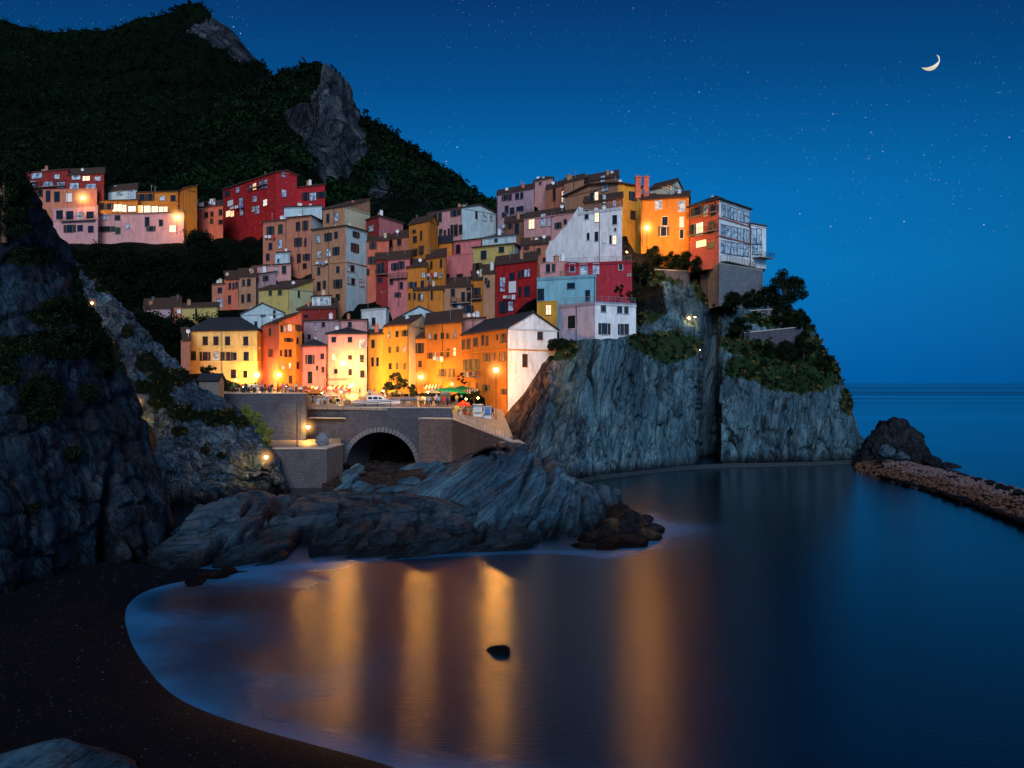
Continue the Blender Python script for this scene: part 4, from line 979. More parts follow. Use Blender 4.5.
h('narrow amber house squeezed between the pale pink house and the wide amber one', 'amber', (368, 182), (383, 181), None, 334, 392, 'gable', '468,345,20,52 465,460,16,56 497,460,16,56', '5', cl=1)
h('wide amber four-storey harbour house with a white gable side', 'amber', (383, 181), (409, 173), (434, 190), 324, 392, 'gable', '572,290 622,283 671,277 575,383 625,380 670,378 578,488 624,487 671,488', '5', (18, 38), col2='cream', rise=2.2, cl=2)
h('low orange house with a single large shuttered window beside the white gable', 'orange', (410, 178), (425, 176), None, 338, 393, 'gable', '767,372,26,64s 769,473,22,40', '5', cl=1)
h('orange harbour house left of the corner house with three crowded window rows', 'orange', (425, 176), (462, 166), None, 322, 396, 'shed', '130,295,18,34 165,300,18,34 208,293,20,38 242,295,16,34 287,285,16,50 128,418,16,44 158,418,16,44 205,410,18,44 245,400,18,50 287,395,16,50 210,530,26,50 255,530,18,56 282,530,14,56', '6', cl=3, bands=(351,))
h('orange and white corner house beside the rocks, its blank white flank facing the sea', 'orange', (462, 166), (508, 145), (557, 150), 328, 409, 'gable', '338,350,16,60 375,345,26,66 420,335,30,56 467,322,18,64 495,325,18,62 560,303,14,36 598,310,18,60 493,433,22,52s 543,430,14,56 593,428,20,56 360,480,20,70s 392,478,22,74 428,478,20,70s 380,600,18,36 430,610,14,36 487,625,24,40s 832,293,32,48 735,452,30,80c 600,650,18,34', '6', (20, 44), col2='white', rise=2.6, rc='slate', bands=(350,), cl=3)
h('purple-white attic block standing behind the corner house roof', 'rose', (462, 176), (485, 172), None, 318, 340, 'flat', '', '6', cl=3)
# ---- lower middle rows
h('pale white gabled house behind the slate hipped roof', 'paleblue', (241, 197), (284, 193), None, 313, 340, 'gableb', '700,315,14,16 765,308,14,44 660,365,16,30', '3', rise=2.2, rc='grey', cl=2)
h('low dark pink rear house with lit terrace above the coral harbour house', 'darkred', (284, 205), (336, 200), None, 308, 330, 'shed', '870,305,22,30b 900,305,22,30b 945,320,20,16', '3', cl=3)
h('purple two-storey house behind the low pink harbour house', 'mauve', (304, 194), (341, 190), None, 320, 350, 'flat', '150,215,20,40 100,235,14,50b 60,300,18,30', '5', cl=3)
h('small white rooftop room with laundry windows above the purple house', 'white', (312, 204), (331, 202), None, 296, 310, 'flat', '100,75,18,36b 140,70,18,40b 170,70,18,40b', '5', cl=2)
h('white gable-fronted house with a dark bare pergola, above the amber row', 'paleblue', (396, 198), (443, 193), None, 317, 335, 'gableb', '', '5', rise=2.4, rc='grey', cl=2)
h('yellow-green little house with two square windows on the left slope', 'olive', (259, 206), (290, 202), (313, 208), 288, 310, 'shed', '742,188,18,28 796,185,22,28 903,195,12,34', '3', col2='green', cl=4)
h('salmon terrace house at the right end of its row of three on the dark slope', 'tan', (238, 213), (256, 211), None, 276, 306, 'shed', '590,130,16,36 620,128,20,40 585,220,16,46 620,215,20,46', '3', cl=2)
h('red narrow middle house of the row of three on the dark slope', 'coral', (224, 214), (238, 213), None, 279, 308, 'shed', '512,148,14,36 533,148,14,36 551,143,12,36 510,225,16,46', '3', cl=2)
h('dark salmon lowest house at the left end of the row of three', 'salmon', (212, 215), (224, 214), None, 284, 309, 'flat', '455,172,24,30 445,245,14,50b 462,245,14,50b', '3', cl=3)
h('mauve wall house beside the salmon terrace house', 'mauve', (255, 214), (276, 208), None, 272, 304, 'flat', '715,105,16,30', '3', cl=2)
h('pale pink flat-roofed house with red awning above the yellow-green one', 'rose', (252, 222), (291, 217), None, 264, 290, 'flat', '710,42,24,34 780,60,18,30b 820,55,24,46', '3', cl=4)
h('small pale cyan rooftop house below the tall salmon blocks', 'paleblue', (275, 220), (290, 218), None, 252, 268, 'flat', '505,610,14,34 560,630,10,20', '2', cl=2)
h('long low yellow-green house at the left foot of the village', 'olive', (182, 203), (218, 200), None, 306.5, 330, 'gable', '320,300,8,50', '3', rise=1.0, cl=4)
h('low mauve stone house at the far left foot of the village', 'mauve', (144, 206), (171, 204), None, 308, 332, 'shed', '55,310,20,30 100,330,14,26 130,335,14,26', '3', cl=3)
h('tiny orange-lit house between the mauve stone house and the yellow-green one', 'salmon', (171, 205), (182, 204), None, 306, 330, 'shed', '222,292,22,24w', '3', cl=1)
h('small salmon shed tucked against the left side of the yellow house', 'salmon', (181, 178), (190, 177), None, 340, 372, 'shed', '', None, cl=1, pipe=False)
# ---- middle rows
h('tall salmon apartment house at the left edge of the middle cluster', 'salmon', (263, 226), (287, 223), None, 220, 266, 'flat', '515,460,22,50s 572,450,26,52 515,548,20,40 572,535,22,50 500,610,20,40', '2', cl=3)
h('tall salmon apartment house with a white flank, second from the left', 'salmon', (287, 222), (311, 219), (324, 228), 216, 270, 'flat', '672,435,24,50 713,430,16,56 672,525,22,50 714,525,12,46 677,617,22,50 720,610,20,38 710,660,22,30', '2', col2='white', cl=3)
h('big salmon house with a bright rounded pale flank and a small cream upper storey', 'tan', (312, 214), (346, 208), (367, 216), 226, 306, 'flat', '183,378,24,48 245,365,24,52 295,352,22,42 188,478,22,42 248,465,26,50b 295,455,22,52 185,583,18,48 307,573,20,40 185,680,24,56 221,670,18,50 307,665,28,56 307,750,26,40 422,350,22,38s 415,435,26,56s 375,565,20,40b 400,567,22,40 375,645,20,40b 403,650,22,40 457,660,26,44b', '4', col2='paleblue', bands=(262,), cl=2)
h('cream and white top storey set back above the big salmon house', 'tan', (323, 222), (345, 218), (370, 228), 206, 228, 'shed', '243,245,18,56 297,238,22,56', '4', col2='cream', cl=4)
h('dark red house with a pink flank, right of the rounded pale house', 'darkred', (366, 224), (379, 218), (403, 228), 216, 245, 'flat', '520,310,30,40', '4', col2='pink', cl=3)
h('faded dark pink house with arched windows under the dark red one', 'coral', (366, 216), (389, 214), None, 240, 302, 'shed', '530,415,24,56s 520,515,20,50 545,515,16,50 500,590,16,40 575,570,14,60 595,560,14,60', '4', cl=2, shut=(.02, .03, .03))
h('brownish salmon house with one window row and a long dark eave', 'salmon', (388, 219), (411, 214), None, 236, 266, 'shed', '593,410,26,46 648,402,18,52 700,392,26,50', '4', cl=3)
h('tall narrow ochre house standing upright at the village centre', 'orange', (409, 212), (430, 206), (438, 212), 220, 300, 'gable', '800,380,26,40 840,355,14,60 798,465,18,50 840,450,16,56 795,330,24,20', '4', cl=2)
h('small dark red house with french windows above the pink stepped house', 'darkred', (376, 208), (390, 207), None, 259, 300, 'shed', '570,565,16,60 595,560,16,66 575,640,30,30', '4', cl=2)
h('rose pink house with a dark red lower bay at the village centre', 'pink', (388, 206), (410, 203), None, 258, 306, 'shed', '672,555,24,46 713,545,20,50 650,652,22,36 713,675,22,44 690,735,20,30', '4', cl=2)
h('ochre house with small blue-lit windows, left of the pair under the dark eave', 'orange', (407, 203), (427, 200), None, 266, 310, 'shed', '855,608,22,34b 777,672,20,38 803,670,18,34 848,668,20,48 765,745,12,40 820,750,14,36b 845,750,24,40', '4', cl=2, shut=(.05, .1, .16))
h('ochre house with a tall shuttered centre window, right of the pair', 'orange', (426, 203), (446, 198), None, 256, 306, 'shed', '905,545,16,50 968,533,16,50 903,628,20,52b 965,610,22,34b 905,735,20,60 950,740,14,40', '4', cl=2)
h('mauve and white house with many tall windows against the mountain foot', 'rose', (428, 232), (462, 224), (496, 232), 207.5, 242, 'gable', '102,370,18,54 128,367,26,60 222,338,26,48s 252,330,18,46 105,475,22,50 133,470,22,56 160,475,14,52 185,465,14,52 205,450,18,68 230,450,26,72 260,445,22,60 360,350,14,50 415,363,26,52 455,370,14,40b', '7', col2='paleblue', rise=1.4, cl=4)
h('rose house with a single tall window in the village centre', 'pink', (451, 217), (481, 212), None, 239, 262, 'flat', '245,572,28,60', '7', cl=1)
h('plain rose rounded lower block under the single-window rose house', 'pink', (444, 212), (474, 207), None, 254, 290, 'none', '180,750,20,40 255,750,40,40', '7', cl=1)
h('low ochre house with grey roof tucked left of the rose houses', 'orange', (426, 216), (452, 212), None, 242, 262, 'gable', '', '7', rc='slate', cl=3)
h('pale blue rooftop studio behind the olive house', 'paleblue', (481, 220), (516, 214), None, 235, 256, 'hip', '487,500,22,50', '7', rise=1.2, rc='grey', cl=1)
h('olive yellow house with three dark square windows and a white flank', 'olive', (473, 206), (514, 200), (528, 212), 244, 276, 'flat', '408,608,36,56 522,573,34,38 522,652,36,48 368,690,30,60s 590,620,20,50', '7', col2='paleblue', cl=2)
h('deep red four-storey house above the corner house', 'red', (495, 192), (537, 184), None, 260, 318, 'shed', '270,215,26,50b 270,252,24,24 318,188,26,38 355,178,12,38 372,174,12,38 395,168,28,40 272,345,22,60 312,338,24,50b 358,265,14,50 395,262,28,50 398,328,18,20 320,240,38,60w', '9', cl=3, shut=(.02, .02, .03))
h('narrow tan house pressed against the left side of the deep red one', 'tan', (483, 193), (496, 192), None, 273, 320, 'shed', '195,225,18,36 185,210,14,30', '9', cl=2)
h('ochre house with a flower balcony left of the narrow tan house', 'orange', (471, 196), (484, 194), None, 279, 322, 'shed', '135,270,22,50 137,298,30,24 95,355,16,40', '9', cl=2)
h('brown ochre house with wooden balcony above the harbour corner', 'tan', (442, 198), (472, 195), None, 286, 326, 'shed', '15,270,20,40 68,290,18,46 95,245,20,24 97,290,20,46 95,355,26,40s 25,330,20,30 50,345,14,40b', '9', cl=3)
h('ochre block with small windows above the white gabled house', 'orange', (414, 200), (443, 197), None, 289, 318, 'shed', '140,30,14,66 60,45,18,46 75,45,18,50b 30,40,14,40', '6', cl=2)
# ---- upper right rows
h('long brown house at the top of the village, two rows of dark windows', 'mauve', (497, 226), (534, 218), None, 188, 240, 'shed', '545,242,20,36 578,238,20,40 622,232,24,38 652,228,20,40 555,318,24,50 590,325,28,40 640,312,46,30 540,350,30,30', '7', cl=3)
h('dark brown house with one tall door under the long brown house', 'brown', (505, 216), (528, 212), None, 220, 250, 'shed', '620,440,26,70 575,420,18,40', '7', cl=1)
h('tiny turret house with pale walls on the skyline', 'rose', (534, 236), (553, 232), None, 178, 200, 'hip', '770,150,14,16 790,115,14,20b', '7', cl=1)
h('ochre brown skyline house with a tall arched opening', 'salmon', (546, 226), (565, 220), None, 184, 212, 'shed', '220,220,18,80 275,235,14,70l', '8', cl=2)
h('tan skyline house with a dark lopsided roof', 'tan', (564, 216), (584, 211), None, 178, 206, 'shed', '290,240,24,70b 425,130,14,36', '8', cl=3)
h('dark skyline attic house crowned with aerials', 'brown', (584, 222), (618, 216), None, 176, 200, 'gable', '425,130,20,34 530,120,30,40b', '8', cl=5)
h('large ochre house behind the white one, its right wall glowing yellow at the foot', 'tan', (565, 204), (618, 190), (642, 194), 183, 258, 'gableb', '722,232,26,56s 722,352,32,54 545,180,40,40b 480,230,22,70', '8', col2='amber', rise=1.2, cl=4, ov=.6)
h('brown terrace storey directly above the white house', 'brown', (584, 186), (622, 181), None, 198, 220, 'shed', '490,240,22,70l 540,250,20,56b 605,275,22,46b 460,240,18,60', '8', cl=2)
h('long pink terraced house with deep porches left of the white house', 'rose', (524, 208), (580, 198), None, 211, 240, 'shed', '75,410,36,60 150,385,30,80b 210,350,14,28 265,340,18,26 315,330,14,20 190,400,22,50 245,420,22,40 290,395,20,30', '8', cl=4)
h('reddish porch house below the long pink terraced house', 'salmon', (521, 200), (549, 196), None, 243, 275, 'shed', '75,600,26,30 120,585,24,40 40,560,18,30', '8', cl=3)
h('bright white house with stepped wing and warm-lit lower corner', 'white', (578, 178), (622, 172), None, 208, 262, 'terrace', '427,350,26,60 493,365,26,62 607,383,30,60 437,490,18,46 490,490,24,60 540,500,18,60w 580,510,14,56 605,512,22,56l 610,445,10,18', '8', cl=2, frame=(.6, .6, .6))
h('low white wing sloping down beside the bright white house', 'white', (549, 184), (579, 178.5), None, 238, 262, 'none', '310,463,16,30 328,530,10,14', '8', cl=0, cornice=False)
h('crimson terrace house with white arched doors below the bright white house', (.42, .03, .05), (565, 170), (632, 166), None, 262, 292, 'terrace', '335,690,32,50 407,700,44,66b 487,695,36,66b 645,685,24,36 700,735,10,10', '8', cl=0, frame=(.6, .65, .7))
h('pinkish columned porch house left of the crimson terrace house', 'rose', (540, 174), (567, 171), None, 262, 290, 'none', '125,695,26,56 180,695,26,56 215,690,20,50 155,640,20,30', '8', cl=3)
h('turquoise terrace house with a long blank parapet', 'blue', (537, 164), (596, 159), None, 276, 304, 'terrace', '465,280,34,60 705,285,24,56 620,235,40,30', '9', cl=1)
h('small square amber annex under the turquoise terrace house', 'amber', (537, 158), (557, 156), None, 302, 330, 'none', '505,358,26,48', '9', cl=0)
h('white and mauve cliff-edge house standing on the great slab of rock', (.36, .36, .5), (559, 152), (595, 145), (636, 149), 303, 345, 'terrace', '623,420,40,66 785,350,26,36 790,455,30,58s 868,355,26,40 902,358,22,40 880,458,20,56 905,458,20,56', '9', col2='white', cl=0, ov=.5, frame=(.5, .52, .55), down=1.5)
h('big plain ochre house with two chimneys at the cliff top', 'orange', (641, 182), (689, 178), None, 196, 244, 'gable', '152,135,26,38b 243,143,26,40b 177,203,22,38 172,240,22,40s 243,205,16,40w 243,252,14,36', '10', (24, 38), cl=2, rise=1.6, frame=(.6, .6, .6))
h('small cream dormer house with a pointed gable on the ochre roof', 'cream', (650, 186), (672, 181), (682, 186), 184, 204, 'gable', '205,80,26,30b 190,80,12,30b 218,85,10,24b', '10', cl=0, rise=1.4, pipe=False)
v = h('red villa with a white glazed side and slate pyramid roof, farthest out on the cliff', (.4, .1, .08), (689, 176), (719, 168), (750, 178), 199.5, 262, 'hip', '305,162,22,46 338,160,18,46 368,157,20,46 310,232,36,52m 360,226,26,46 287,165,12,44 288,235,12,50 320,290,40,26l 358,295,30,26 407,160,14,46b 423,165,22,46b 447,173,22,46b 474,180,22,46b 499,187,22,44b 404,240,14,50b 424,245,22,50b 450,250,22,50b 474,256,22,50b 497,260,20,50b 405,302,14,48b 424,306,22,48b 449,310,22,48b 474,314,22,48b 496,316,20,46b', '10', col2='white', rc='slate', rise=2.0, cl=1, bands=(218, 236), ov=.5, frame=(.1, .1, .12), down=1)
h('narrow white glazed wing at the seaward end of the red villa', 'white', (749, 182), (751, 177), (766, 180), 224, 262, 'flat', '527,262,22,60b 547,262,20,60b 530,312,20,40b 549,312,18,40b', '10', cl=0, frame=(.1, .1, .12), down=1)
h('square pale stone undercroft carrying the red villa', (.3, .3, .3), (708, 173), (719, 166), (763, 176), 264, 294, 'none', '', '10', cl=0, down=2.2, wallmat='masonry_pale')
# ---- upper left street
h('dark red top-floor house with continuous balcony at the far left of the upper street', 'darkred', (24, 246), (68, 242), None, 169.5, 212, 'flat', '145,100,50,24b 190,135,40,24b 240,138,30,24b 130,133,26,22b 225,105,20,18b', '1', cl=3, bands=(180,))
h('dark red house with a bright blue-white window, right end of the red pair', 'darkred', (68, 242), (104, 240), None, 173, 212, 'gable', '357,148,40,28b 293,143,34,26b 300,108,34,18b 340,112,28,18 385,115,24,20', '1', cl=3, bands=(181,))
h('peach house under the red pair, behind the left street lamp', 'salmon', (38, 240), (97, 238), None, 189, 214, 'none', '190,182,18,44 225,184,22,40 272,187,24,34w 160,170,18,30', '1', cl=0)
h('pink house with balconies at the low left end of the upper street', 'rose', (52, 236), (98, 233), None, 207, 242, 'none', '275,258,28,34 315,262,26,34 355,260,28,34 235,255,26,34 275,310,24,30s 316,308,22,24 358,312,22,26', '1', cl=0, bands=(219,))
h('small pale blue attic house in the middle of the upper street', 'paleblue', (108, 244), (137, 241), None, 189, 205, 'gable', '470,168,24,22b 515,174,24,22b', '1', cl=2)
h('low orange arcade with glowing openings beneath the pale blue attic', 'orange', (97, 240), (138, 238), None, 200, 214, 'flat', '403,222,20,26 430,222,18,26 462,228,36,28l 490,230,16,28m 520,232,30,22m', '1', cl=0)
h('long orange house with a row of lit arched windows on the upper street', 'orange', (137, 240), (178, 238), None, 191.5, 218, 'flat', '560,183,22,36 592,185,16,30 640,190,22,18b 682,190,20,24 552,235,22,34l 580,236,26,34l 610,238,26,34l 635,240,18,34l 653,240,14,34l', '1', cl=2, bands=(204,))
h('plain orange gabled block at the right end of the long orange house', 'orange', (176, 242), (184, 235), (197, 239), 188, 224, 'shed', '', '1', cl=0)
h('long pink lower house with scattered small windows along the upper street', 'rose', (97, 237), (184, 234), None, 212.5, 240, 'flat', '417,263,22,24b 463,264,22,26 580,283,18,38 634,287,16,26 415,312,40,22 465,318,20,26 505,300,14,20 595,310,18,20 680,310,24,26l', '1', cl=2)
h('rose house with white shutters between the right street lamp and the big red house', 'coral', (191, 248), (223, 243), None, 205, 236, 'shed', '90,385,26,36w 182,365,16,28 232,355,20,34 150,370,22,30 180,405,18,30 232,410,24,26 120,320,30,40w 190,295,22,36b 150,310,26,30', '2', cl=3)
h('big deep red house with a blank flank, highest on the left slope', 'red', (223, 262), (276, 240), (297, 244), 172, 226, 'gable', '270,247,40,30 328,228,18,34b 287,302,34,34w 275,363,26,34l 298,363,20,34l 348,292,22,40b 350,352,18,42b 427,278,24,36b 485,300,22,36m 402,218,14,34 425,208,20,38 462,200,20,46 487,192,20,50 420,335,20,30b 440,340,24,46 588,140,20,30b 592,247,26,42b', '2', col2=(.42, .02, .03), rise=.8, cl=3)
h('lower crimson annex with white doors right of the big deep red house', (.42, .02, .03), (297, 244), (325, 240), None, 184.5, 208, 'shed', '757,265,36,44b 715,265,20,46 805,255,30,36', '2', cl=2, rise=.6)
h('flat white-roofed outbuilding below the crimson annex', 'paleblue', (284, 232), (322, 230), None, 206, 222, 'flat', '', '2', cl=5)
# roof details of single houses
b = HD['big plain ochre house with two chimneys at the cliff top']
for px, d in ((638, 183), (646, 184)):
    p = P(px, 196, d); mb = MB(); mb.box(p-Vector((0, 0, .5)), (1, 0, 0), 1.1, 4.2, .9); mb.box(p+Vector((0, 0, 3.7)), (1, 0, 0), 1.35, .2, 1.1)
    for q in (-.3, .3): mb.lathe(p+Vector((q, 0, 3.9)), [(.16, 0), (.13, .4)], 8)
    mb.build('chimney', M['plaster'], b['roof'], C['coral'])
def balcony(hd, px0, px1, py, face='f1', outp=1.0, mat=None):
    f = hd[face]; p0, _ = f.hit(px0, py); p1, _ = f.hit(px1, py); m = (p0+p1)/2; L = (p1-p0).length
    z = p0.z; mb = MB(); c = Vector((m.x, m.y, z))+f.n*outp/2; mb.box(c, f.u, L, .14, outp, f.n)
    o = mb.build('balcony', M['plaster'], hd['root'], (.25, .22, .2))
    q0 = Vector((p0.x, p0.y, z+.14))+f.n*(outp-.05); q1 = Vector((p1.x, p1.y, z+.14))+f.n*(outp-.05)
    railing(q0, q1, o, .95, 1.2, mat or M['metal'])
    for q, s in ((q0, p0), (q1, p1)): railing(q, Vector((s.x, s.y, z+.14)), o, .95, .9, mat or M['metal'])
V_ = HD['red villa with a white glazed side and slate pyramid roof, farthest out on the cliff']
balcony(V_, 720, 749, 262, 'f2', 1.5); balcony(V_, 690, 718, 219, 'f1', .8); balcony(V_, 690, 718, 237, 'f1', .8)
W_ = HD['narrow white glazed wing at the seaward end of the red villa']; balcony(W_, 752, 766, 258, 'f2', 2.0)
for lab, args in (('orange and white corner house beside the rocks, its blank white flank facing the sea', (464, 480, 378)), ('orange harbour house left of the corner house with three crowded window rows', (440, 456, 380)),
                  ('brown ochre house with wooden balcony above the harbour corner', (452, 471, 304)), ('pink house with balconies at the low left end of the upper street', (62, 96, 222)),
                  ('dark red top-floor house with continuous balcony at the far left of the upper street', (26, 66, 189)), ('long brown house at the top of the village, two rows of dark windows', (512, 533, 217)),
                  ('big deep red house with a blank flank, highest on the left slope', (250, 268, 190)), ('rose pink house with a dark red lower bay at the village centre', (391, 409, 279)),
                  ('ochre house with a flower balcony left of the narrow tan house', (472, 483, 300)), ('small dark red house with french windows above the pink stepped house', (377, 389, 275))):
    balcony(HD[lab], *args, 'f1', .9)
# curved buttress profile of the white wing: sloping wall in front of it
f = HD['low white wing sloping down beside the bright white house']['f1']
mb = MB(); prof = [(547, 251), (551, 243), (556, 239), (562, 231), (567, 227), (572, 219), (576, 213), (580, 207)]
for (x0, y0), (x1, y1) in zip(prof[:-1], prof[1:]):
    p0, _ = f.hit(x0, y0); p1, _ = f.hit(x1, y1); g0, _ = f.hit(x0, 262); g1, _ = f.hit(x1, 262)
    q = [g0, g1, Vector((g1.x, g1.y, p1.z)), Vector((g0.x, g0.y, p0.z))]
    mb.hexa([g0+f.n*.4, g1+f.n*.4, g1-f.n*1, g0-f.n*1, p0*1+f.n*.4, p1+f.n*.4, p1-f.n*1, p0-f.n*1])
mb.build('buttress', M['plaster'], HD['bright white house with stepped wing and warm-lit lower corner']['root'], C['white'])
# ================================================================== hill under the village, lanes and walls
for q in [(40, 262, 215), (80, 252, 225), (120, 250, 226), (160, 248, 226), (200, 240, 226), (235, 236, 226), (258, 250, 222), (60, 300, 200), (100, 292, 206), (150, 292, 208), (200, 285, 214), (235, 262, 220), (100, 312, 190), (140, 330, 186),
          (40, 210, 262), (100, 205, 262), (160, 205, 262), (200, 200, 266), (250, 195, 275), (300, 190, 275), (60, 195, 300), (200, 185, 300), (340, 205, 270), (400, 225, 262), (440, 225, 265), (500, 215, 262), (0, 230, 240), (-60, 230, 240), (330, 240, 238), (380, 235, 240), (560, 200, 250), (620, 195, 230), (660, 212, 210), (690, 225, 200), (700, 250, 190), (640, 292, 176), (620, 335, 165), (640, 250, 195),
          (400, 200, 330), (200, 190, 330), (550, 215, 300), (60, 200, 330)]: hill_pt(*q)
# harbour square levels
for x, y, z in [(-28, 150, 8.9), (-20, 150, 8.9), (-10, 150, 8.2), (-28, 165, 9.5), (-18, 162, 9.3), (-45, 165, 11), (-58, 165, 11), (-35, 175, 10.5), (-25, 175, 10.3), (-8, 144, 7.5), (-6, 135, 6), (-62, 152, 9), (-50, 148, 6), (-36, 145, 4), (-20, 142, 4), (0, 140, 5), (-70, 170, 11.8)]: hill_xy(x, y, z)
HP = np.array(HILL)
gx = np.linspace(-230, 62, 300); gy = np.linspace(141, 330, 230); GX, GY = np.meshgrid(gx, gy, indexing='ij')
Q = np.c_[GX.ravel(), GY.ravel()]; Zs = np.empty(len(Q))
for s in range(0, len(Q), 8000):
    q = Q[s:s+8000]; d2 = ((q[:, None, :]-HP[None, :, :2])**2).sum(2)+3
    w_ = d2**-2.0; Zs[s:s+8000] = (w_*HP[:, 2]).sum(1)/w_.sum(1)
nz = fbm(np.c_[Q*.1, Q[:, :1]*0], 4, 151)
Zs = Zs+nz*.5-.2
Zs = np.where(Q[:, 0] > 24, np.minimum(Zs, 40), Zs)
# keep the hill behind the cliff line on the seaward side and behind the harbour wall
edge = 150+np.clip((Q[:, 0]+2)*.42, 0, 40)
front = np.clip((Q[:, 1]-edge)/4, 0, 1); Zs = np.where(Q[:, 0] > -3, Zs*front-4*(1-front), Zs)
front = np.clip((Q[:, 1]-150)/5, 0, 1); Zs = np.where(Q[:, 0] <= -3, Zs*front-3*(1-front), Zs)
fr = np.clip((34-Q[:, 0])/6, 0, 1); Zs = np.where(Q[:, 0] > 28, Zs*fr-3*(1-fr), Zs)
V = np.c_[Q, Zs]; idx = np.arange(len(Q)).reshape(GX.shape)
Fc = np.stack([idx[:-1, :-1], idx[1:, :-1], idx[1:, 1:], idx[:-1, 1:]], -1).reshape(-1, 4)
vegv = np.clip(.75+nz*.6, 0, 1)
tag(np_mesh('hillside', V, Fc, M['soil'], {'veg': vegv}), kind='structure')
def hz(x, y):
    i = np.clip(np.searchsorted(gx, x), 0, len(gx)-1); j = np.clip(np.searchsorted(gy, y), 0, len(gy)-1); return Zs.reshape(GX.shape)[i, j]
FOOT = [hd['fp'] for hd in HD.values()]
def free(x, y, m=2.0):
    for a, b, c, d in FOOT:
        ctr = (a+c)/2; u = (b-a); v = (d-a)
        q = Vector((x, y, 0))-a; s = q.dot(u)/u.length_squared; t_ = q.dot(v)/v.length_squared
        if -m/u.length < s < 1+m/u.length and -m/v.length < t_ < 1+m/v.length: return False
    return True
# dark wood filling the gully between the two parts of the village
pts = []; rr_ = []
def crown_pts(px, py, d, r, rr):
    pass
tr = random.Random(21); T = []
while len(T) < 620:
    px = tr.uniform(50, 275); d = tr.uniform(196, 236); x = (px-CX)*d/F
    if not free(x, d, 3.5): continue
    zq = float(hz(x, d)); pyt = CY+(CZ-(zq+4.2))*F/d
    if (px < 192 and pyt < 243) or (px < 262 and pyt < 226): continue
    T.append((x, d, float(hz(x, d))))
P_ = []; r_ = []
for x, y, z in T:
    R0 = tr.uniform(1.6, 3.0)
    for k in range(9):
        P_.append((x+tr.gauss(0, R0*.45), y+tr.gauss(0, R0*.45), z+R0*.7+tr.gauss(0, R0*.35))); r_.append(R0*tr.uniform(.35, .6))
M['leaf_gully'] = leaf_mat('leaf_gully', (.001, .003, .002), (.005, .013, .006))
tag(clump_cloud('woodland', P_, r_, 34, .24, M['leaf_gully']), kind='stuff')
T = []
while len(T) < 380:
    px = tr.uniform(-30, 520); d = tr.uniform(250, 320); x = (px-CX)*d/F
    if not free(x, d, 4): continue
    T.append((x, d, float(hz(x, d))))
P_ = []; r_ = []
for x, y, z in T:
    R0 = tr.uniform(1.8, 3.2)
    for k in range(7): P_.append((x+tr.gauss(0, R0*.5), y+tr.gauss(0, R0*.5), z+R0*.5+tr.gauss(0, R0*.35))); r_.append(R0*tr.uniform(.4, .65))
tag(clump_cloud('woodland', P_, r_, 26, .38, M['leaf_far']), kind='stuff')
# scrub on the promontory, near cliff and middle cliff
def scrub(pn, nn, v, sf, n, thr, leaf, rad, mat, lim=None, k=30):
    ok = np.where((v > thr) & (sf[:, 0] > -30) & (sf[:, 0] < 1030))[0] if lim is None else np.where((v > thr) & lim(sf))[0]
    i = RNG.choice(ok, n); q = pn[i]+np.array([0, 0, .15])
    return clump_cloud('scrub', q, rad*(.5+RNG.random(n)), k, leaf, mat)
inn = lambda s: (s[:, 0] > 560) & (s[:, 0] < 870)
tag(scrub(cp, cn, cv, cs, 1000, .6, .17, .5, M['leaf_dark'], inn, 34), kind='stuff')
tag(scrub(cp, cn, cv, cs, 260, .5, .16, .5, M['leaf_dry'], inn, 22), kind='stuff')
inl = lambda s: (s[:, 0] > -40) & (s[:, 0] < 150)
tag(scrub(lp, ln, lv, ls_, 800, .6, .085, .38, M['leaf_dark'], inl, 50), kind='stuff')
tag(scrub(lp, ln, lv, ls_, 150, .55, .06, .3, M['leaf'], inl, 40), kind='stuff')
inm = lambda s: (s[:, 0] > 80) & (s[:, 0] < 275)
tag(scrub(p3, n3_, v3, s3, 260, .55, .1, .4, M['leaf_dark'], inm, 40), kind='stuff')
tag(scrub(p3, n3_, v3, s3, 60, .5, .08, .3, M['leaf_dry'], inm, 24), kind='stuff')
# ================================================================== harbour: paving, walls, bridge
def zp(d): return 10.0+(d-142)*.062
t = NT('paving'); w = t.coord('World')
br = t.n('ShaderNodeTexBrick', i_Scale=1.0); br.inputs['Brick Width'].default_value = .9; br.inputs['Row Height'].default_value = .6; br.inputs['Mortar Size'].default_value = .02
br.inputs['Color1'].default_value = (.2, .18, .16, 1); br.inputs['Color2'].default_value = (.28, .25, .22, 1); br.inputs['Mortar'].default_value = (.07, .065, .06, 1); t.l(w, br.inputs['Vector'])
n1 = t.noise(w, 1.2, 5, .7)
M['paving'] = t.set(t.mix(t.rampv(n1, [(.4, 0), (.7, .6)]), br.outputs['Color'], (.09, .08, .075)), .6, t.bump(n1, .4, .03))
def sheet(name, pts, mat, th=.35):
    mb = MB(); n = len(pts); lo = [p-Vector((0, 0, th)) for p in pts]; nn = len(mb.v); mb.v += list(pts)+lo
    mb.f.append(tuple(range(nn, nn+n))); mb.f.append(tuple(reversed(range(nn+n, nn+2*n)))); mb.m += [0, 0]
    for i in range(n): mb.f.append((nn+i, nn+(i+1) % n, nn+n+(i+1) % n, nn+n+i)); mb.m.append(0)
    return mb.build(name, mat)
def V3(px, d, z): return Vector(((px-CX)*d/F, d, z))
tag(sheet('harbour_square', [V3(309, 144.7, zp(144.7)), V3(418, 140.7, 10.0), V3(452, 139.7, 9.9), V3(470, 150, 10.4), V3(470, 165, 11.4), V3(425, 178, 12.1), V3(385, 184, 12.3), V3(300, 186, 12.4), V3(300, 160, 12.0)], M['paving']), kind='structure')
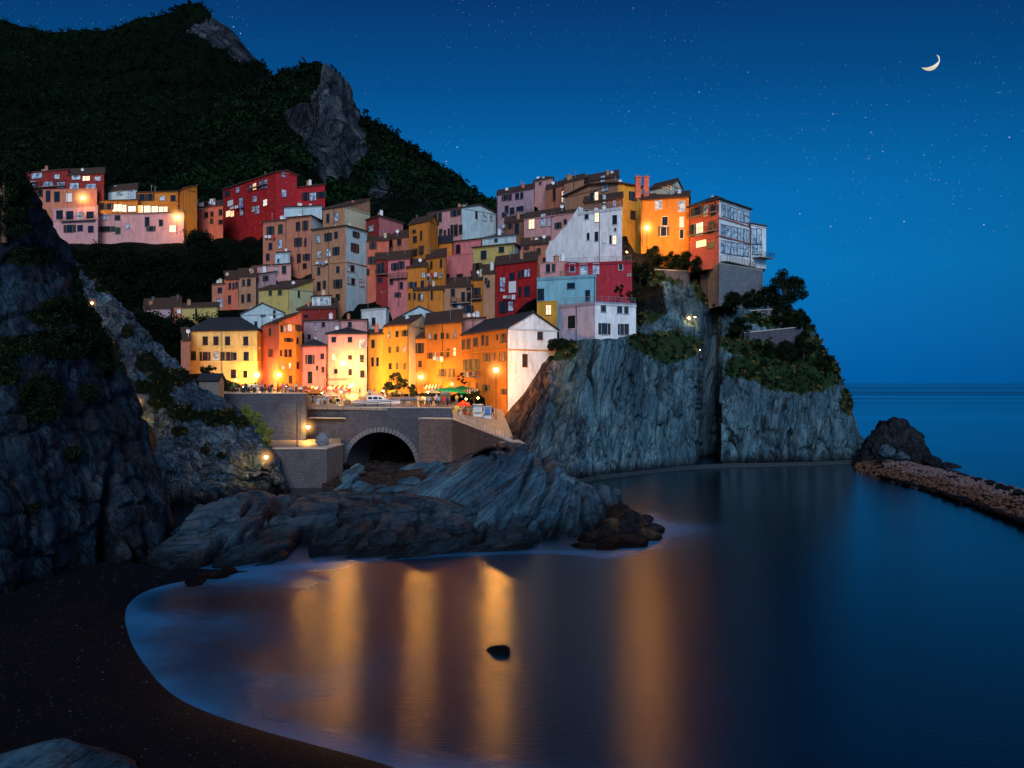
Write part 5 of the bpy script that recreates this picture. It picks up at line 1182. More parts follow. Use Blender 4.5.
tag(sheet('terrace_paving', [V3(224, 138.4, 12.3), V3(305.5, 138.4, 12.3), V3(305.5, 158, 12.35), V3(302, 188, 12.45), V3(186, 192, 12.5), V3(205, 160, 12.4)], M['paving']), kind='structure')
tag(sheet('lane_paving', [V3(452.5, 136.5, 8.5), V3(505, 118.6, 6.55), V3(513, 122, 6.7), V3(505, 141, 8.6), V3(503, 146, 9.7), V3(470, 152, 10.3), V3(453, 139.3, 9.2)], M['paving']), kind='structure')
def wall(label, a, b, zt0, zt1, zb, th, mat, name='retaining_wall', cap=True, cat='wall', capmat=None):
    u = (b-a).normalized(); n = Vector((u.y, -u.x, 0)); n = n if n.dot(-a) > 0 else -n
    r = empty(name, (a.x, a.y, zb), label, cat)
    mb = MB(); B_ = [a, b, b-n*th, a-n*th]; lo = [Vector((p.x, p.y, zb)) for p in B_]; hi = [Vector((p.x, p.y, z)) for p, z in zip(B_, (zt0, zt1, zt1, zt0))]
    mb.hexa(lo+hi); mb.build('masonry', mat, r)
    if cap:
        mb = MB(); q = [a+n*.1, b+n*.1, b-n*(th+.05), a-n*(th+.05)]
        l2 = [Vector((p.x, p.y, z+.003)) for p, z in zip(q, (zt0, zt1, zt1, zt0))]; mb.hexa(l2+[p+Vector((0, 0, .14)) for p in l2]); mb.build('coping', capmat or M['coping'], r)
    return r
M['coping'] = plain('coping_stone', (.4, .36, .33), .8, bump=(6, .03))
X0 = lambda px, d: XY(px, d)
wall('high dark stone retaining wall below the left terrace', X0(222, 138), X0(305.5, 138), 12.35, 12.35, 1.5, 1.2, M['masonry'])
wall('short bluish return of the terrace wall beside the bridge', X0(305.7, 138), X0(309, 145.6), 12.25, 12.25, 1.5, .8, M['masonry'], cap=False)
wall('stone quay block at the water below the pole lamp', X0(272, 120), X0(326, 120), 5.2, 5.2, -1, 2.0, M['masonry'], 'quay_block')
wall('pale end wall of the stone quay block', X0(326.3, 120), X0(343, 129), 5.15, 5.15, -1, 1.5, M['masonry_pale'], 'quay_wall')
tag(sheet('quay_paving', [V3(262, 121.9, 5.25), V3(325.5, 121.9, 5.25), V3(341, 129.5, 5.25), V3(341, 143, 5.25), V3(262, 137.8, 5.25)], M['paving']), kind='structure')
wall('reddish brick landing wall right of the arch', X0(418.3, 137), X0(452, 136), 8.55, 8.5, -1, 2.6, M['masonry_red'], 'landing_wall')
wall('blue-grey parapet wall set back above the landing', X0(418, 140.2), X0(452, 139.2), 10.1, 10.1, 8.0, .5, M['masonry'], 'parapet_wall')
wall('warm brick wall of the ramp going down to the rocks', X0(452.2, 136), X0(506, 118), 8.5, 6.5, -1, .8, M['masonry_red'], 'ramp_wall')
# bridge with its arch
a, b = X0(309, 145.5), X0(418, 140.4); u = (b-a).normalized(); n = Vector((u.y, -u.x, 0)); n = n if n.dot(-a) > 0 else -n
L = (b-a).length; f = Face(a, b, (a+b)/2-n*5)
cA, _ = f.hit(381, 466); s0 = (Vector((cA.x, cA.y, 0))-a).dot(u); crown, _ = f.hit(381, 432); hr_ = 5.95; zsp = .8; hz_ = crown.z-zsp
br_ = empty('stone_bridge', (a.x, a.y, -1), 'grey stone bridge with one wide round arch under the square', 'bridge')
def arch(s, k=1.0, e=0): 
    q = (s-s0)/(hr_*k); return zsp+(hz_+e)*sqrt(max(0, 1-q*q)) if abs(q) < 1 else -1
top = lambda s: zp(144)-.15+(.1)*(s/L)
ss = sorted(set([0, L, s0-hr_, s0+hr_]+[L*i/60 for i in range(61)]+[s0-hr_*cos(pi*i/40) for i in range(41)]))
mb = MB()
for s1, s2 in zip(ss[:-1], ss[1:]):
    m = (s1+s2)/2
    if abs(m-s0) < hr_: z1_, z2_ = arch(s1) if abs(s1-s0) < hr_-1e-6 else zsp, arch(s2) if abs(s2-s0) < hr_-1e-6 else zsp
    else: z1_ = z2_ = -1
    p1, p2 = a+u*s1, a+u*s2
    mb.quad(p1+Vector((0, 0, z1_)), p2+Vector((0, 0, z2_)), p2+Vector((0, 0, top(s2))), p1+Vector((0, 0, top(s1))))
mb.build('face_wall', M['masonry'], br_)
mb = MB(); pr = [(s0-hr_, -1), (s0-hr_, zsp)]+[(s0-hr_*cos(pi*i/30), zsp+hz_*sin(pi*i/30)) for i in range(1, 30)]+[(s0+hr_, zsp), (s0+hr_, -1)]
for (s1, z1_), (s2, z2_) in zip(pr[:-1], pr[1:]):
    p1, p2 = a+u*s1+Vector((0, 0, z1_)), a+u*s2+Vector((0, 0, z2_)); bk = -n*22
    mb.quad(p1, p2, p2+bk, p1+bk)
mb.poly([a+u*s+Vector((0, 0, z))-n*22 for s, z in pr]); mb.build('vault', M['masonry'], br_)
M['ring_stone'] = plain('ring_stone', (.12, .13, .16), .85, bump=(5, .05), var=.45)
mb = MB()
for i in range(30):
    t0, t1 = pi*i/30+.012, pi*(i+1)/30-.012; rr1, rr2 = 1.0, 1.13
    P4 = [a+u*(s0-hr_*k*cos(t_))+Vector((0, 0, zsp+(hz_+(.75 if k > 1 else 0))*sin(t_))) for k, t_ in ((rr1, t0), (rr1, t1), (rr2, t1), (rr2, t0))]
    mb.hexa([p+n*.003 for p in P4]+[p+n*.13 for p in P4])
mb.build('arch_ring', M['ring_stone'], br_)
mb = MB(); mb.hexa([a+n*.12+Vector((0, 0, top(0))), b+n*.12+Vector((0, 0, top(L))), b-n*.4+Vector((0, 0, top(L))), a-n*.4+Vector((0, 0, top(0)))]+[p for p in (a+n*.12+Vector((0, 0, top(0)+.2)), b+n*.12+Vector((0, 0, top(L)+.2)), b-n*.4+Vector((0, 0, top(L)+.2)), a-n*.4+Vector((0, 0, top(0)+.2)))])
mb.build('coping', M['coping'], br_)
z_ = Vector((0, 0, top(0)+.2))
o = railing(f.hit(352, 411)[0]*1, f.hit(417, 407)[0]*1, None, 1.15, 2.2, M['metal'], bars=False, thick=1.8); 
tag(o, 'dark post railing along the bridge in front of the white boat', 'railing')
o = railing(X0(419, 139.9)+Vector((0, 0, 10.24)), X0(451, 139)+Vector((0, 0, 10.24)), None, 1.0, 1.4, M['metal']); tag(o, 'dark railing on the parapet above the landing wall', 'railing')
o = railing(X0(454, 135.2)+Vector((0, 0, 8.6)), X0(505, 118.3)+Vector((0, 0, 6.68)), None, 1.1, 1.0, M['coping'], bars=False, thick=2.2); tag(o, 'pale post railing down the ramp to the rocks', 'railing')
o = railing(X0(228, 138.3)+Vector((0, 0, 12.5)), X0(304, 138.3)+Vector((0, 0, 12.5)), None, .9, 1.6, M['metal']); tag(o, 'thin railing along the top of the high terrace wall', 'railing')
# cantilever walkway on the bridge wall
p0, _ = f.hit(312, 418); p1, _ = f.hit(347, 418.5); wk = empty('walkway_balcony', p0, 'narrow ledge walkway hung on the bridge wall left of the arch', 'walkway')
mb = MB(); m = (p0+p1)/2; mb.box(Vector((m.x, m.y, p0.z))+n*.6, u, (p1-p0).length, .18, 1.2, n); mb.build('deck', M['coping'], wk)
railing(Vector((p0.x, p0.y, p0.z+.18))+n*1.1, Vector((p1.x, p1.y, p0.z+.18))+n*1.1, wk, .9, 1.0, M['metal'])
# path from the ramp over the hump
mb = MB(); pp = [P(505, 441, 118), P(513, 440, 112), P(520, 444, 105)]
for q1, q2 in zip(pp[:-1], pp[1:]):
    w_ = Vector((.7, .9, 0)); mb.hexa([q1-w_-Vector((0, 0, .4)), q2-w_-Vector((0, 0, .4)), q2+w_-Vector((0, 0, .4)), q1+w_-Vector((0, 0, .4)), q1-w_, q2-w_, q2+w_, q1+w_])
tag(mb.build('rock_path', M['coping']), kind='structure')
# concrete walkway at the foot of the cliff
led = [(560, 487), (600, 479), (640, 474.3), (675, 470.5), (700, 468.3), (730, 467), (770, 466), (810, 465), (850, 463.6), (872, 463)]
mb = MB()
for (x0, y0), (x1, y1) in zip(led[:-1], led[1:]):
    p0 = XY(x0, WD(y0)-.3); p1 = XY(x1, WD(y1)-.3); bk = Vector((0, 1.7, 0)); zt = Vector((0, 0, .34+.06*sin(x0))); zt2 = Vector((0, 0, .34+.06*sin(x1)))
    mb.hexa([p0-Vector((0, 0, 2)), p1-Vector((0, 0, 2)), p1+bk-Vector((0, 0, 2)), p0+bk-Vector((0, 0, 2)), p0+zt, p1+zt2, p1+bk+zt2, p0+bk+zt])
    mb.hexa([p0+zt+Vector((0, -.12, .002)), p1+zt2+Vector((0, -.12, .002)), p1+zt2+Vector((0, .4, .002)), p0+zt+Vector((0, .4, .002)), p0+zt+Vector((0, -.12, .2)), p1+zt2+Vector((0, -.12, .2)), p1+zt2+Vector((0, .4, .2)), p0+zt+Vector((0, .4, .2))])
M['ledge'] = plain('ledge_concrete', (.018, .032, .045), .8, bump=(3, .05), var=.4)
tag(mb.build('cliff_walkway', M['ledge']), kind='structure')
# stream bed
sb = [(x, [(y0, 150), (y1, 138), (y2, 124), (y3, 110), (y4, 100)]) for x, y0, y1, y2, y3, y4 in [(322, 466, 470, 478, 490, 506), (345, 464, 468, 476, 488, 504), (375, 462, 466, 473, 484, 502), (405, 462, 466, 473, 483, 500), (430, 462, 465, 470, 476, 488), (455, 460, 462, 464, 466, 470), (485, 455, 452, 448, 448, 450), (510, 450, 446, 442, 444, 446)]]
M['rock_bed'] = rock_mat('rock_bed', (.02, .018, .02), (.055, .045, .045), (.12, .1, .09), (.6, .6, 1.4), (0, R(15), 0), .8, wet=.3)
o, *_ = relief('stream_bed', sb, 120, 70, M['rock_bed'], lambda p, s: fbm(p*.3, 4, 161)*.6+strata(p, (-.3, -.2, 1), .6, 163)*.25, back=(4, -2), seed=21); tag(o, kind='structure')
g = 'dark blocks heaped between the quay and the arch'
for px, py, d, r, sq in [(350, 478, 113, 1.5, (1, 1, 1)), (362, 489, 108, 1.7, (1.5, 1, .9)), (345, 491, 110, 1.6, (1.1, 1, .9)), (357, 469, 122, 1.1, (1, 1, .9)), (372, 497, 104, 1.1, (1.8, 1, .6)), (334, 497, 106, 1.1, (1.2, 1, .7)), (380, 488, 109, .9, (1.6, 1, .6))]:
    boulder(px, py, d, r, 'rock_hump', 'dark angular block heaped between the quay and the arch', g, sq)
boulder(420, 470, 128, 2.4, 'rock_hump', 'large pale blue boulder against the landing wall', sq=(1.3, 1, .75)); boulder(445, 468, 126, 1.6, 'rock_hump', 'smaller pale boulder right of the one against the landing wall', sq=(1.2, 1, .8))
g = 'tan stones lying in the mouth of the arch'
for px, py, d, r, sq in [(352, 466, 132, 1.2, (1.4, 1, .6)), (368, 470, 131, 1.3, (1.7, 1, .4)), (388, 475, 125, 1.3, (1.6, 1, .4)), (376, 480, 118, 1.2, (1.7, 1, .35))]:
    boulder(px, py, d, r, 'rock_brown', 'low tan stone lying in the mouth of the arch', g, sq)
for px, py, d, r, sq, l in [(402, 491, 106, 1.6, (1.8, 1, .7), 'long slanting boulder at the left foot of the hump'), (412, 484, 110, 1.5, (1.4, 1, .8), 'rough boulder behind the long slanting one'), (436, 472, 112, 1.7, (1.2, 1, 1), 'upright boulder on the left shoulder of the hump')]:
    boulder(px, py, d, r, 'rock_hump', l, None, sq)
boulder(323, 440, 127, 1.0, 'masonry_pale', 'pale standing boulder lit by the lamp on the quay', sq=(1, 1, 1.5))
# garden walls on the promontory
wall('long grey terrace wall among the bushes near the cliff end', X0(744, 165.5), X0(803, 165), ZZ(333, 165), ZZ(327, 165), ZZ(352, 165), .8, M['masonry'], 'garden_wall')
wall('short stone wall under the cliff tree', X0(750, 170), X0(782, 169.5), ZZ(311, 170), ZZ(309, 170), ZZ(330, 170), .6, M['masonry_pale'], 'garden_wall')
wall('dark buttress wall left of the pale stone undercroft', X0(700, 176), X0(716, 170), ZZ(264, 173), ZZ(264, 173), ZZ(300, 173), .6, M['masonry'], 'garden_wall', cap=False)
wall('low wall along the cliff lane under the street lamp', X0(652, 179), X0(690, 177), ZZ(269, 178), ZZ(272, 178), ZZ(290, 178), .5, M['masonry'], 'lane_wall')
# stone hut on the left ledge
h('small stone hut with slate roof on the ledge left of the terrace wall', (.2, .19, .19), (199, 133), (219, 131), (224, 134), 380, 406, 'gable', '', None, rc='slate', rise=.6, cl=0, cat='hut', name='stone_hut', hill=False, down=3, pipe=False, cornice=False)
# ================================================================== lamps
ORA = (1, .42, .07); YEL = (1, .56, .17)
def pt_light(p, power, colr=ORA, rad=.22, aim=(0, 1, -.35)):
    if aim is None: l = bpy.data.lights.new('lamp_light', 'POINT'); l.energy = power
    else:
        l = bpy.data.lights.new('lamp_light', 'SPOT'); l.energy = power*1.35; l.spot_size = R(168); l.spot_blend = .5
    l.color = colr; l.shadow_soft_size = rad
    o = bpy.data.objects.new('lamp_light', l); col.objects.link(o); o.location = p
    if aim is not None: o.rotation_euler = (-Vector(aim)).to_track_quat('Z', 'Y').to_euler()
    return o
def painted_glow_mat(name, colr, k):  # emission-only volume: the glow round a lamp painted as a ball, no mist
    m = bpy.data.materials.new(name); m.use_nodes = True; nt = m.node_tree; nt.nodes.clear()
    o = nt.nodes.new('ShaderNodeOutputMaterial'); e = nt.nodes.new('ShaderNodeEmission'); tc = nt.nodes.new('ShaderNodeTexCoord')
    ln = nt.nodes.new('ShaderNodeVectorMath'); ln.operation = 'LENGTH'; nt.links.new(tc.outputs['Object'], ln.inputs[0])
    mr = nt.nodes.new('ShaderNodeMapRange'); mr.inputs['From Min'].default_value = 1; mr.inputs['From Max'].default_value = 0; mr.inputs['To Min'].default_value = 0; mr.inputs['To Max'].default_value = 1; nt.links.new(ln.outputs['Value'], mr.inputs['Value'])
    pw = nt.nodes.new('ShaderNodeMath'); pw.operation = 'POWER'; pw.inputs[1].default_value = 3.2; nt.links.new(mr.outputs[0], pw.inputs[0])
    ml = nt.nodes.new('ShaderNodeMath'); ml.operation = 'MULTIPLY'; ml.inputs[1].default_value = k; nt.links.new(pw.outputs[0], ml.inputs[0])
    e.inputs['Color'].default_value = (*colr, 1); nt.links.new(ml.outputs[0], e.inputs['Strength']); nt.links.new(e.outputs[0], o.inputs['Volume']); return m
M['painted_glow'] = painted_glow_mat('lamp_halo_paint', (1, .45, .1), 1.9)
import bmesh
bm = bmesh.new(); bmesh.ops.create_icosphere(bm, subdivisions=3, radius=1); HZ = bpy.data.meshes.new('painted_halo'); bm.to_mesh(HZ); bm.free(); HZ.materials.append(M['painted_glow'])
def painted_glow(root, p, r):
    o = bpy.data.objects.new('painted_halo', HZ); col.objects.link(o); o.parent = root; o.location = Vector(p)-ORG[root.name]; o.scale = (r, r, r)
M['bulb'] = emis('bulb_glow', (1, .41, .065), 3200)
M['bulb_s'] = emis('bulb_glow_small', (1, .6, .2), 60)
def street_lamp(px, py, d, zg, label, power, arm=None, group=None, r=.3, hz_=0, colr=ORA, aim=None):
    p = P(px, py, d); root = empty('street_lamp', (p.x, p.y, zg), label, 'street lamp', group)
    mb = MB(); mb.lathe((p.x, p.y, zg), [(.16, 0), (.16, .12), (.09, .3), (.06, .9), (.05, p.z-zg-.35)], 8); mb.build('pole', M['metal'], root)
    mb = MB(); mb.lathe((p.x, p.y, p.z+r*.95), [(r*1.1, 0), (r*.8, .1), (.08, .28), (.03, .4)], 8)
    mb.lathe((p.x, p.y, p.z-r-.12), [(.06, 0), (.2, .06), (.2, .12)], 8)
    for k in range(4): mb.tube([Vector((p.x+.2*cos(k*pi/2), p.y+.2*sin(k*pi/2), p.z-r)), Vector((p.x+r*cos(k*pi/2), p.y+r*sin(k*pi/2), p.z+r))], .015, 4)
    mb.build('lantern_frame', M['metal'], root)
    mb = MB(); mb.lathe(p, [(.02, -r*.8), (r*.6, -r*.5), (r*.75, 0), (r*.6, r*.5), (.02, r*.8)], 12); mb.build('bulb', M['bulb' if r > .2 and r < .44 else 'bulb_s'], root, smooth=True)
    pt_light(p, power, colr, r*1.05, aim)
    if hz_: painted_glow(root, p, hz_)
def wall_lamp(px, py, d, label, power, bulb='bulb', r=.2, colr=ORA, back=.9, hz_=None, aim=(0, 1, -.3)):
    p = P(px, py, d); root = empty('wall_lamp', p, label, 'lamp')
    mb = MB(); mb.tube([p+Vector((0, back, .1)), p+Vector((0, .1, .42)), p+Vector((0, 0, .3))], .025, 5); mb.build('bracket', M['metal'], root)
    mb = MB(); mb.lathe(p+Vector((0, 0, r*.9)), [(r*1.2, 0), (r*.7, .12), (.03, .22)], 8); mb.build('lamp_shade', M['metal'], root)
    mb = MB(); mb.lathe(p, [(.02, -r), (r*.8, -r*.5), (r, 0), (r*.8, r*.5), (.02, r*.85)], 10); mb.build('bulb', M[bulb], root, smooth=True)
    pt_light(p, power, colr, r*1.3, aim)
    if hz_: painted_glow(root, p, hz_)
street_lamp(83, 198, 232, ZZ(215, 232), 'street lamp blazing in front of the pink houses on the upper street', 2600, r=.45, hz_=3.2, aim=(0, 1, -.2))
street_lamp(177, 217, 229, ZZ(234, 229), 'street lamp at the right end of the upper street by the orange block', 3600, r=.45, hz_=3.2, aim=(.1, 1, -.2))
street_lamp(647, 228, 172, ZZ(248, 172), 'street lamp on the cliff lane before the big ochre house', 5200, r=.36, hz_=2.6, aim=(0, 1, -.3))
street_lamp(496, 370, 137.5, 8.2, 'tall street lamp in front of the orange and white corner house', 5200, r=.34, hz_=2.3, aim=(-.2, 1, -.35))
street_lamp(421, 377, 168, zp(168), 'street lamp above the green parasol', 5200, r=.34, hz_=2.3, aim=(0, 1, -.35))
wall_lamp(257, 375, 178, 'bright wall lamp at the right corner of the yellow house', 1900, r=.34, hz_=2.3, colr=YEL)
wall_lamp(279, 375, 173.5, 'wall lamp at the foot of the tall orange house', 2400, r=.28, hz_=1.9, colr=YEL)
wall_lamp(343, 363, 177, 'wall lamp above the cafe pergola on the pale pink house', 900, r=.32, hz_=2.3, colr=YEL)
wall_lamp(352, 385, 174, 'lamp under the cafe awning', 900, r=.22, hz_=1.4, aim=None)
wall_lamp(316, 388, 172, 'small hanging lamp over the cafe tables before the low pink house', 900, 'bulb_s', .15)
wall_lamp(452, 384, 158, 'lamp hanging behind the green parasol', 1900, 'bulb_s', .16)
wall_lamp(478, 398, 143, 'low lamp over the market stall by the corner house', 1100, 'bulb_s', .14)
wall_lamp(627, 252, 173, 'lamp in the lower right corner of the bright white house', 2600, 'bulb_s', .15)
wall_lamp(401, 380, 169, 'small lamp by the square tree', 1200, 'bulb_s', .15)
wall_lamp(236, 380, 180, 'small lamp behind the terrace planting below the yellow house', 1100, 'bulb_s', .15)
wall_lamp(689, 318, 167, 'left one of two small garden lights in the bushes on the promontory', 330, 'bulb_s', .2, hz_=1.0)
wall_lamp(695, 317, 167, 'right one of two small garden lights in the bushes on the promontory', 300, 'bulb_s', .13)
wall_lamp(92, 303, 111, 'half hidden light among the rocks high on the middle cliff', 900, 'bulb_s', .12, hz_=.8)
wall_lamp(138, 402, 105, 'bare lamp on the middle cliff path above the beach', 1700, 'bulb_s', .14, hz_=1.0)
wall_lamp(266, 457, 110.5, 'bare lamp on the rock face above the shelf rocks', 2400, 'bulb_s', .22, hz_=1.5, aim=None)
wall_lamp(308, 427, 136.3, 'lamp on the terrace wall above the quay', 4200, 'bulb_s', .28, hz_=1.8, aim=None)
wall_lamp(700, 350, 163, 'low light in the cleft path below the garden lights', 400, 'bulb_s', .08)
mb = MB(); q = P(297, 449, 123); mb.tube([Vector((q.x, q.y, 5.2)), Vector((q.x, q.y, 12.0))], [.11, .07], 7)
tag(mb.build('wooden_pole', M['wood'], None), 'tall dark wooden pole standing on the quay block', 'pole')
for px, py, d, l in [(322, 393, 149.5, 'added fill-light lantern on a thin post among the near tables, left'), (341, 392, 151, 'added fill-light lantern on a thin post left of the motor cruiser'), (428, 392, 147, 'added fill-light lantern on a thin post right of the rowing boat'), (331, 388, 163, 'added fill-light lantern on a thin post in front of the striped awning'), (466, 399, 139.5, 'added fill-light lantern on a post behind the lane crates'), (383, 391, 160, 'added fill-light lantern on a post behind the motor cruiser')]:
    street_lamp(px, py, d, zp(d) if d > 141 else 9.0, l, 1300, r=.15)  # invented post lanterns, added as warm fill light for the square
for px, py, d, l in [(243, 387, 143, 'small added fill-light lantern on the left end of the terrace'), (286, 386.5, 143.5, 'small added fill-light lantern on the right end of the terrace')]:
    street_lamp(px, py, d, 12.36, l, 500, r=.12)  # invented too, added to warm the terrace
# ================================================================== trees and bushes
def tree(px, pbase, ptop, d, label, mat, rx, name='tree', leaf=.16, nl=60, cat='tree', nclump=26, tr_r=.22, lean=0, group=None, cut=.35, seed=None):
    rg = np.random.default_rng(seed or int(px*7+pbase)); b0 = P(px, pbase, d); hgt = ZZ(ptop, d)-b0.z
    root = empty(name, b0, label, cat, group)
    mb = MB(); top = b0+Vector((lean, 0, hgt*.62)); mb.tube([b0-Vector((0, 0, .5)), b0+Vector((lean*.3, 0, hgt*.3)), top], [tr_r, tr_r*.75, tr_r*.45], 8)
    P_ = []; r_ = []
    for k in range(nclump):
        th = rg.random()*6.28; q = rg.random()**.5; zz = rg.random()
        ww = rx*q*(1-.55*abs(zz-.4))
        c = b0+Vector((lean+ww*cos(th), ww*sin(th)*.9, hgt*(cut+(1-cut)*zz*(1-.25*q)))); P_.append(tuple(c)); r_.append(rx*(.2+.2*rg.random()))
        if k < 9: mb.tube([b0+Vector((lean*.5, 0, hgt*(.3+.2*rg.random()))), (b0+c)/2+Vector((lean*.3, 0, hgt*.15)), c], [tr_r*.4, tr_r*.28, .03], 5)
    mb.build('trunk', M['wood'], root)
    o = clump_cloud('crown', P_, r_, nl, leaf, mat, rng=rg)
    v = np.empty(len(o.data.vertices)*3, np.float32); o.data.vertices.foreach_get('co', v); v = v.reshape(-1, 3)-np.array(tuple(b0), np.float32); o.data.vertices.foreach_set('co', v.ravel()); o.data.update()
    o.parent = root; return root
tree(783, 309, 269, 171, 'dark spreading tree leaning out from the cliff top right of the villa', M['leaf_dark'], 3.6, leaf=.16, nl=150, nclump=54, lean=.6, cut=.12)
tree(4, 236, 150, 65, 'large dark tree at the left edge on the near cliff', M['leaf_dark'], 2.1, leaf=.08, nl=260, nclump=60, cut=.05)
tree(397, 396, 372, 168, 'round leafy tree on the square before the amber houses', M['leaf'], 2.0, leaf=.14, nl=90, nclump=26, cut=.3)
tree(412, 397, 384, 166, 'low leafy shrub right of the square tree', M['leaf'], 1.3, 'shrub', .12, 70, 'shrub', 16, .08, cut=.1)
tree(387, 398, 382, 164, 'low leafy shrub left of the square tree', M['leaf'], 1.2, 'shrub', .12, 70, 'shrub', 16, .08, cut=.1)
tree(208, 384, 362, 140, 'dark clipped tree beside the roof of the stone hut', M['leaf_dark'], 1.3, leaf=.1, nl=90, nclump=22, cut=.35)
tree(249, 446, 400, 122, 'bush with lamplight painted into its yellow-green leaves before the terrace wall', M['leaf_lamplit_paint'], 2.0, 'bush', .11, 150, 'bush', 40, .08, cut=.1)
tree(264, 456, 424, 119, 'lower bush beside the rock lamp, lamplight painted into its leaves', M['leaf_lamplit_paint'], 1.6, 'bush', .1, 120, 'bush', 20, .08, cut=.1)
tree(462, 388, 372, 158, 'small dark climbing shrub on the corner house front', M['leaf_dark'], .9, 'shrub', .1, 60, 'shrub', 12, .06, cut=.2)
tree(474, 403, 388, 146, 'dark leafy shrub over the stall by the corner house', M['leaf_dark'], 1.2, 'shrub', .1, 80, 'shrub', 16, .08, cut=.2)
tree(620, 299, 282, 163, 'dark potted shrub on the right end of the turquoise terrace', M['leaf_dark'], 1.0, 'shrub', .1, 80, 'shrub', 14, .05, cut=.2)
tree(632, 304, 288, 158, 'dark planting spilling over the cliff-edge house terrace', M['leaf_dark'], 1.1, 'shrub', .1, 80, 'shrub', 14, .05, cut=.1)
for i, (px, pb, pt_, d, l) in enumerate([(640, 284, 258, 173, 'dark bush at the foot of the glowing yellow wall'), (655, 264, 246, 180, 'leafy bush right under the cliff lane street lamp'), (672, 272, 250, 179, 'dark bush left of the centre below the big ochre house'), (688, 270, 248, 177, 'dark bush below the seam of the ochre house and the red villa'), (702, 274, 254, 174, 'dark bush at the left foot of the red villa'), (741, 334, 316, 165, 'dark bush left end over the long grey terrace wall'),
                                  (800, 330, 310, 166, 'dark bush right end over the long grey terrace wall'), (822, 370, 352, 168, 'dark bush on the last step of the cliff'), (768, 302, 286, 172, 'dark bush between the undercroft and the cliff tree'), (725, 314, 294, 169, 'dark bush under the left end of the stone undercroft'), (560, 350, 338, 147, 'dark bush left of the mauve cliff-edge house'), (764, 358, 342, 164, 'dark bush below the left half of the long grey terrace wall'), (785, 358, 341, 164, 'dark bush below the middle of the long grey terrace wall'), (804, 356, 332, 164, 'dark bush hiding the right end of the long grey terrace wall'), (734, 308, 291, 166.5, 'dark bush at the front foot of the pale stone undercroft'), (752, 306, 290, 171, 'dark bush at the seaward foot of the pale stone undercroft'), (782, 322, 304, 168, 'dark bush at the right end of the short wall under the cliff tree')]):
    tree(px, pb, pt_, d, l, M['leaf_dark'], 2.1, 'bush', .13, 150, 'bush', 34, .08, cut=.05)
g = 'potted plants along the terrace below the yellow house'
for px in (232, 240, 247, 254, 262, 270):
    tree(px, 391.5, 384-(px % 3), 150, 'leafy potted plant standing along the terrace below the yellow house', M['leaf'], .7, 'potted_plant', .1, 60, 'plant', 10, .05, cut=.1, group=g)
# ================================================================== furniture
def matc(c, r=.6): return c
def cafe_table(x, y, z, label, group, chairs=True, rz=0):
    root = empty('cafe_table', (x, y, z), label, 'table', group)
    mb = MB(); mb.lathe((x, y, z), [(.25, 0), (.24, .03), (.035, .05), (.035, .7)], 10); mb.build('pedestal', M['metal'], root)
    mb = MB(); mb.lathe((x, y, z+.7), [(.42, 0), (.42, .03)], 14); mb.build('table_top', M['white'], root)
def chair(x, y, z, rz, label, group):
    root = empty('cafe_chair', (x, y, z), label, 'chair', group); u = Vector((cos(rz), sin(rz), 0)); v = Vector((-sin(rz), cos(rz), 0)); o = Vector((x, y, z))
    mb = MB(); mb.box(o+Vector((0, 0, .43)), u, .42, .04, .42, v); mb.build('seat', M['wood'], root)
    mb = MB(); mb.box(o+v*.2+Vector((0, 0, .6)), u, .42, .3, .03, v); mb.build('backrest', M['wood'], root)
    for a_ in (-1, 1):
        for b_ in (-1, 1): mb = MB(); q = o+u*a_*.18+v*b_*.18; mb.tube([q, q+Vector((0, 0, .43 if b_ < 0 else .9))], .02, 4); mb.build('leg', M['metal'], root)
def parasol(px, d, py, label, colr, rad=1.6, tilt=0.0, hgt=None, z=None):
    z = zp(d) if z is None else z
    p = V3(px, d, z); top = P(px, py, d); root = empty('parasol', p, label, 'parasol')
    mb = MB(); mb.tube([p, Vector((p.x, p.y, top.z+.05))], .035, 6); mb.build('pole', M['metal'], root)
    mb = MB(); mb.lathe(p, [(.3, 0), (.3, .08), (.06, .12)], 10); mb.build('base', M['metal'], root)
    mb = MB(); k = 8; ap = top+Vector((0, 0, .1)); ring = [top+Vector((rad*cos(2*pi*i/k), rad*sin(2*pi*i/k), -.55-tilt*cos(2*pi*i/k))) for i in range(k)]
    for i in range(k):
        q0, q1 = ring[i], ring[(i+1) % k]; mb.poly([ap, q0, q1]); mb.quad(q0, q1, q1-Vector((0, 0, .18)), q0-Vector((0, 0, .18)))
    mb.build('canopy', M['cloth'], root, colr)
t = NT('cloth'); oi = t.n('ShaderNodeObjectInfo'); n1 = t.noise(t.coord('Object'), 6, 3); M['cloth'] = t.set(t.mix(n1, t.mix(1.0, oi.outputs['Color'], (.75, .75, .75), 'MULTIPLY'), oi.outputs['Color']), .9, t.bump(n1, .3, .02), spec=.1)
parasol(451, 152, 387.5, 'wide green parasol with a pale left edge on the square', (.03, .4, .12), 2.9, .3)
parasol(462, 158, 386, 'second green parasol behind the wide one', (.02, .2, .07), 2.4)
parasol(463, 141, 401, 'red parasol over the stall crates beside the parapet', (.6, .04, .02), 1.1, z=9.4)
parasol(316, 158, 389, 'orange parasol before the low pink house', (.65, .2, .04), 1.5)
parasol(331, 154, 391.5, 'cream parasol between the cafe tables', (.65, .55, .35), 1.5)
parasol(305, 164, 386, 'rust parasol at the left end of the cafe', (.4, .1, .03), 1.4)
parasol(432, 160, 389, 'cream parasol left of the green ones', (.6, .5, .3), 1.4)
parasol(243, 156, 384.5, 'small orange parasol on the left terrace', (.6, .2, .04), 1.2, z=12.4)
parasol(283, 154, 385.5, 'small red parasol on the left terrace', (.5, .05, .03), 1.2, z=12.4)
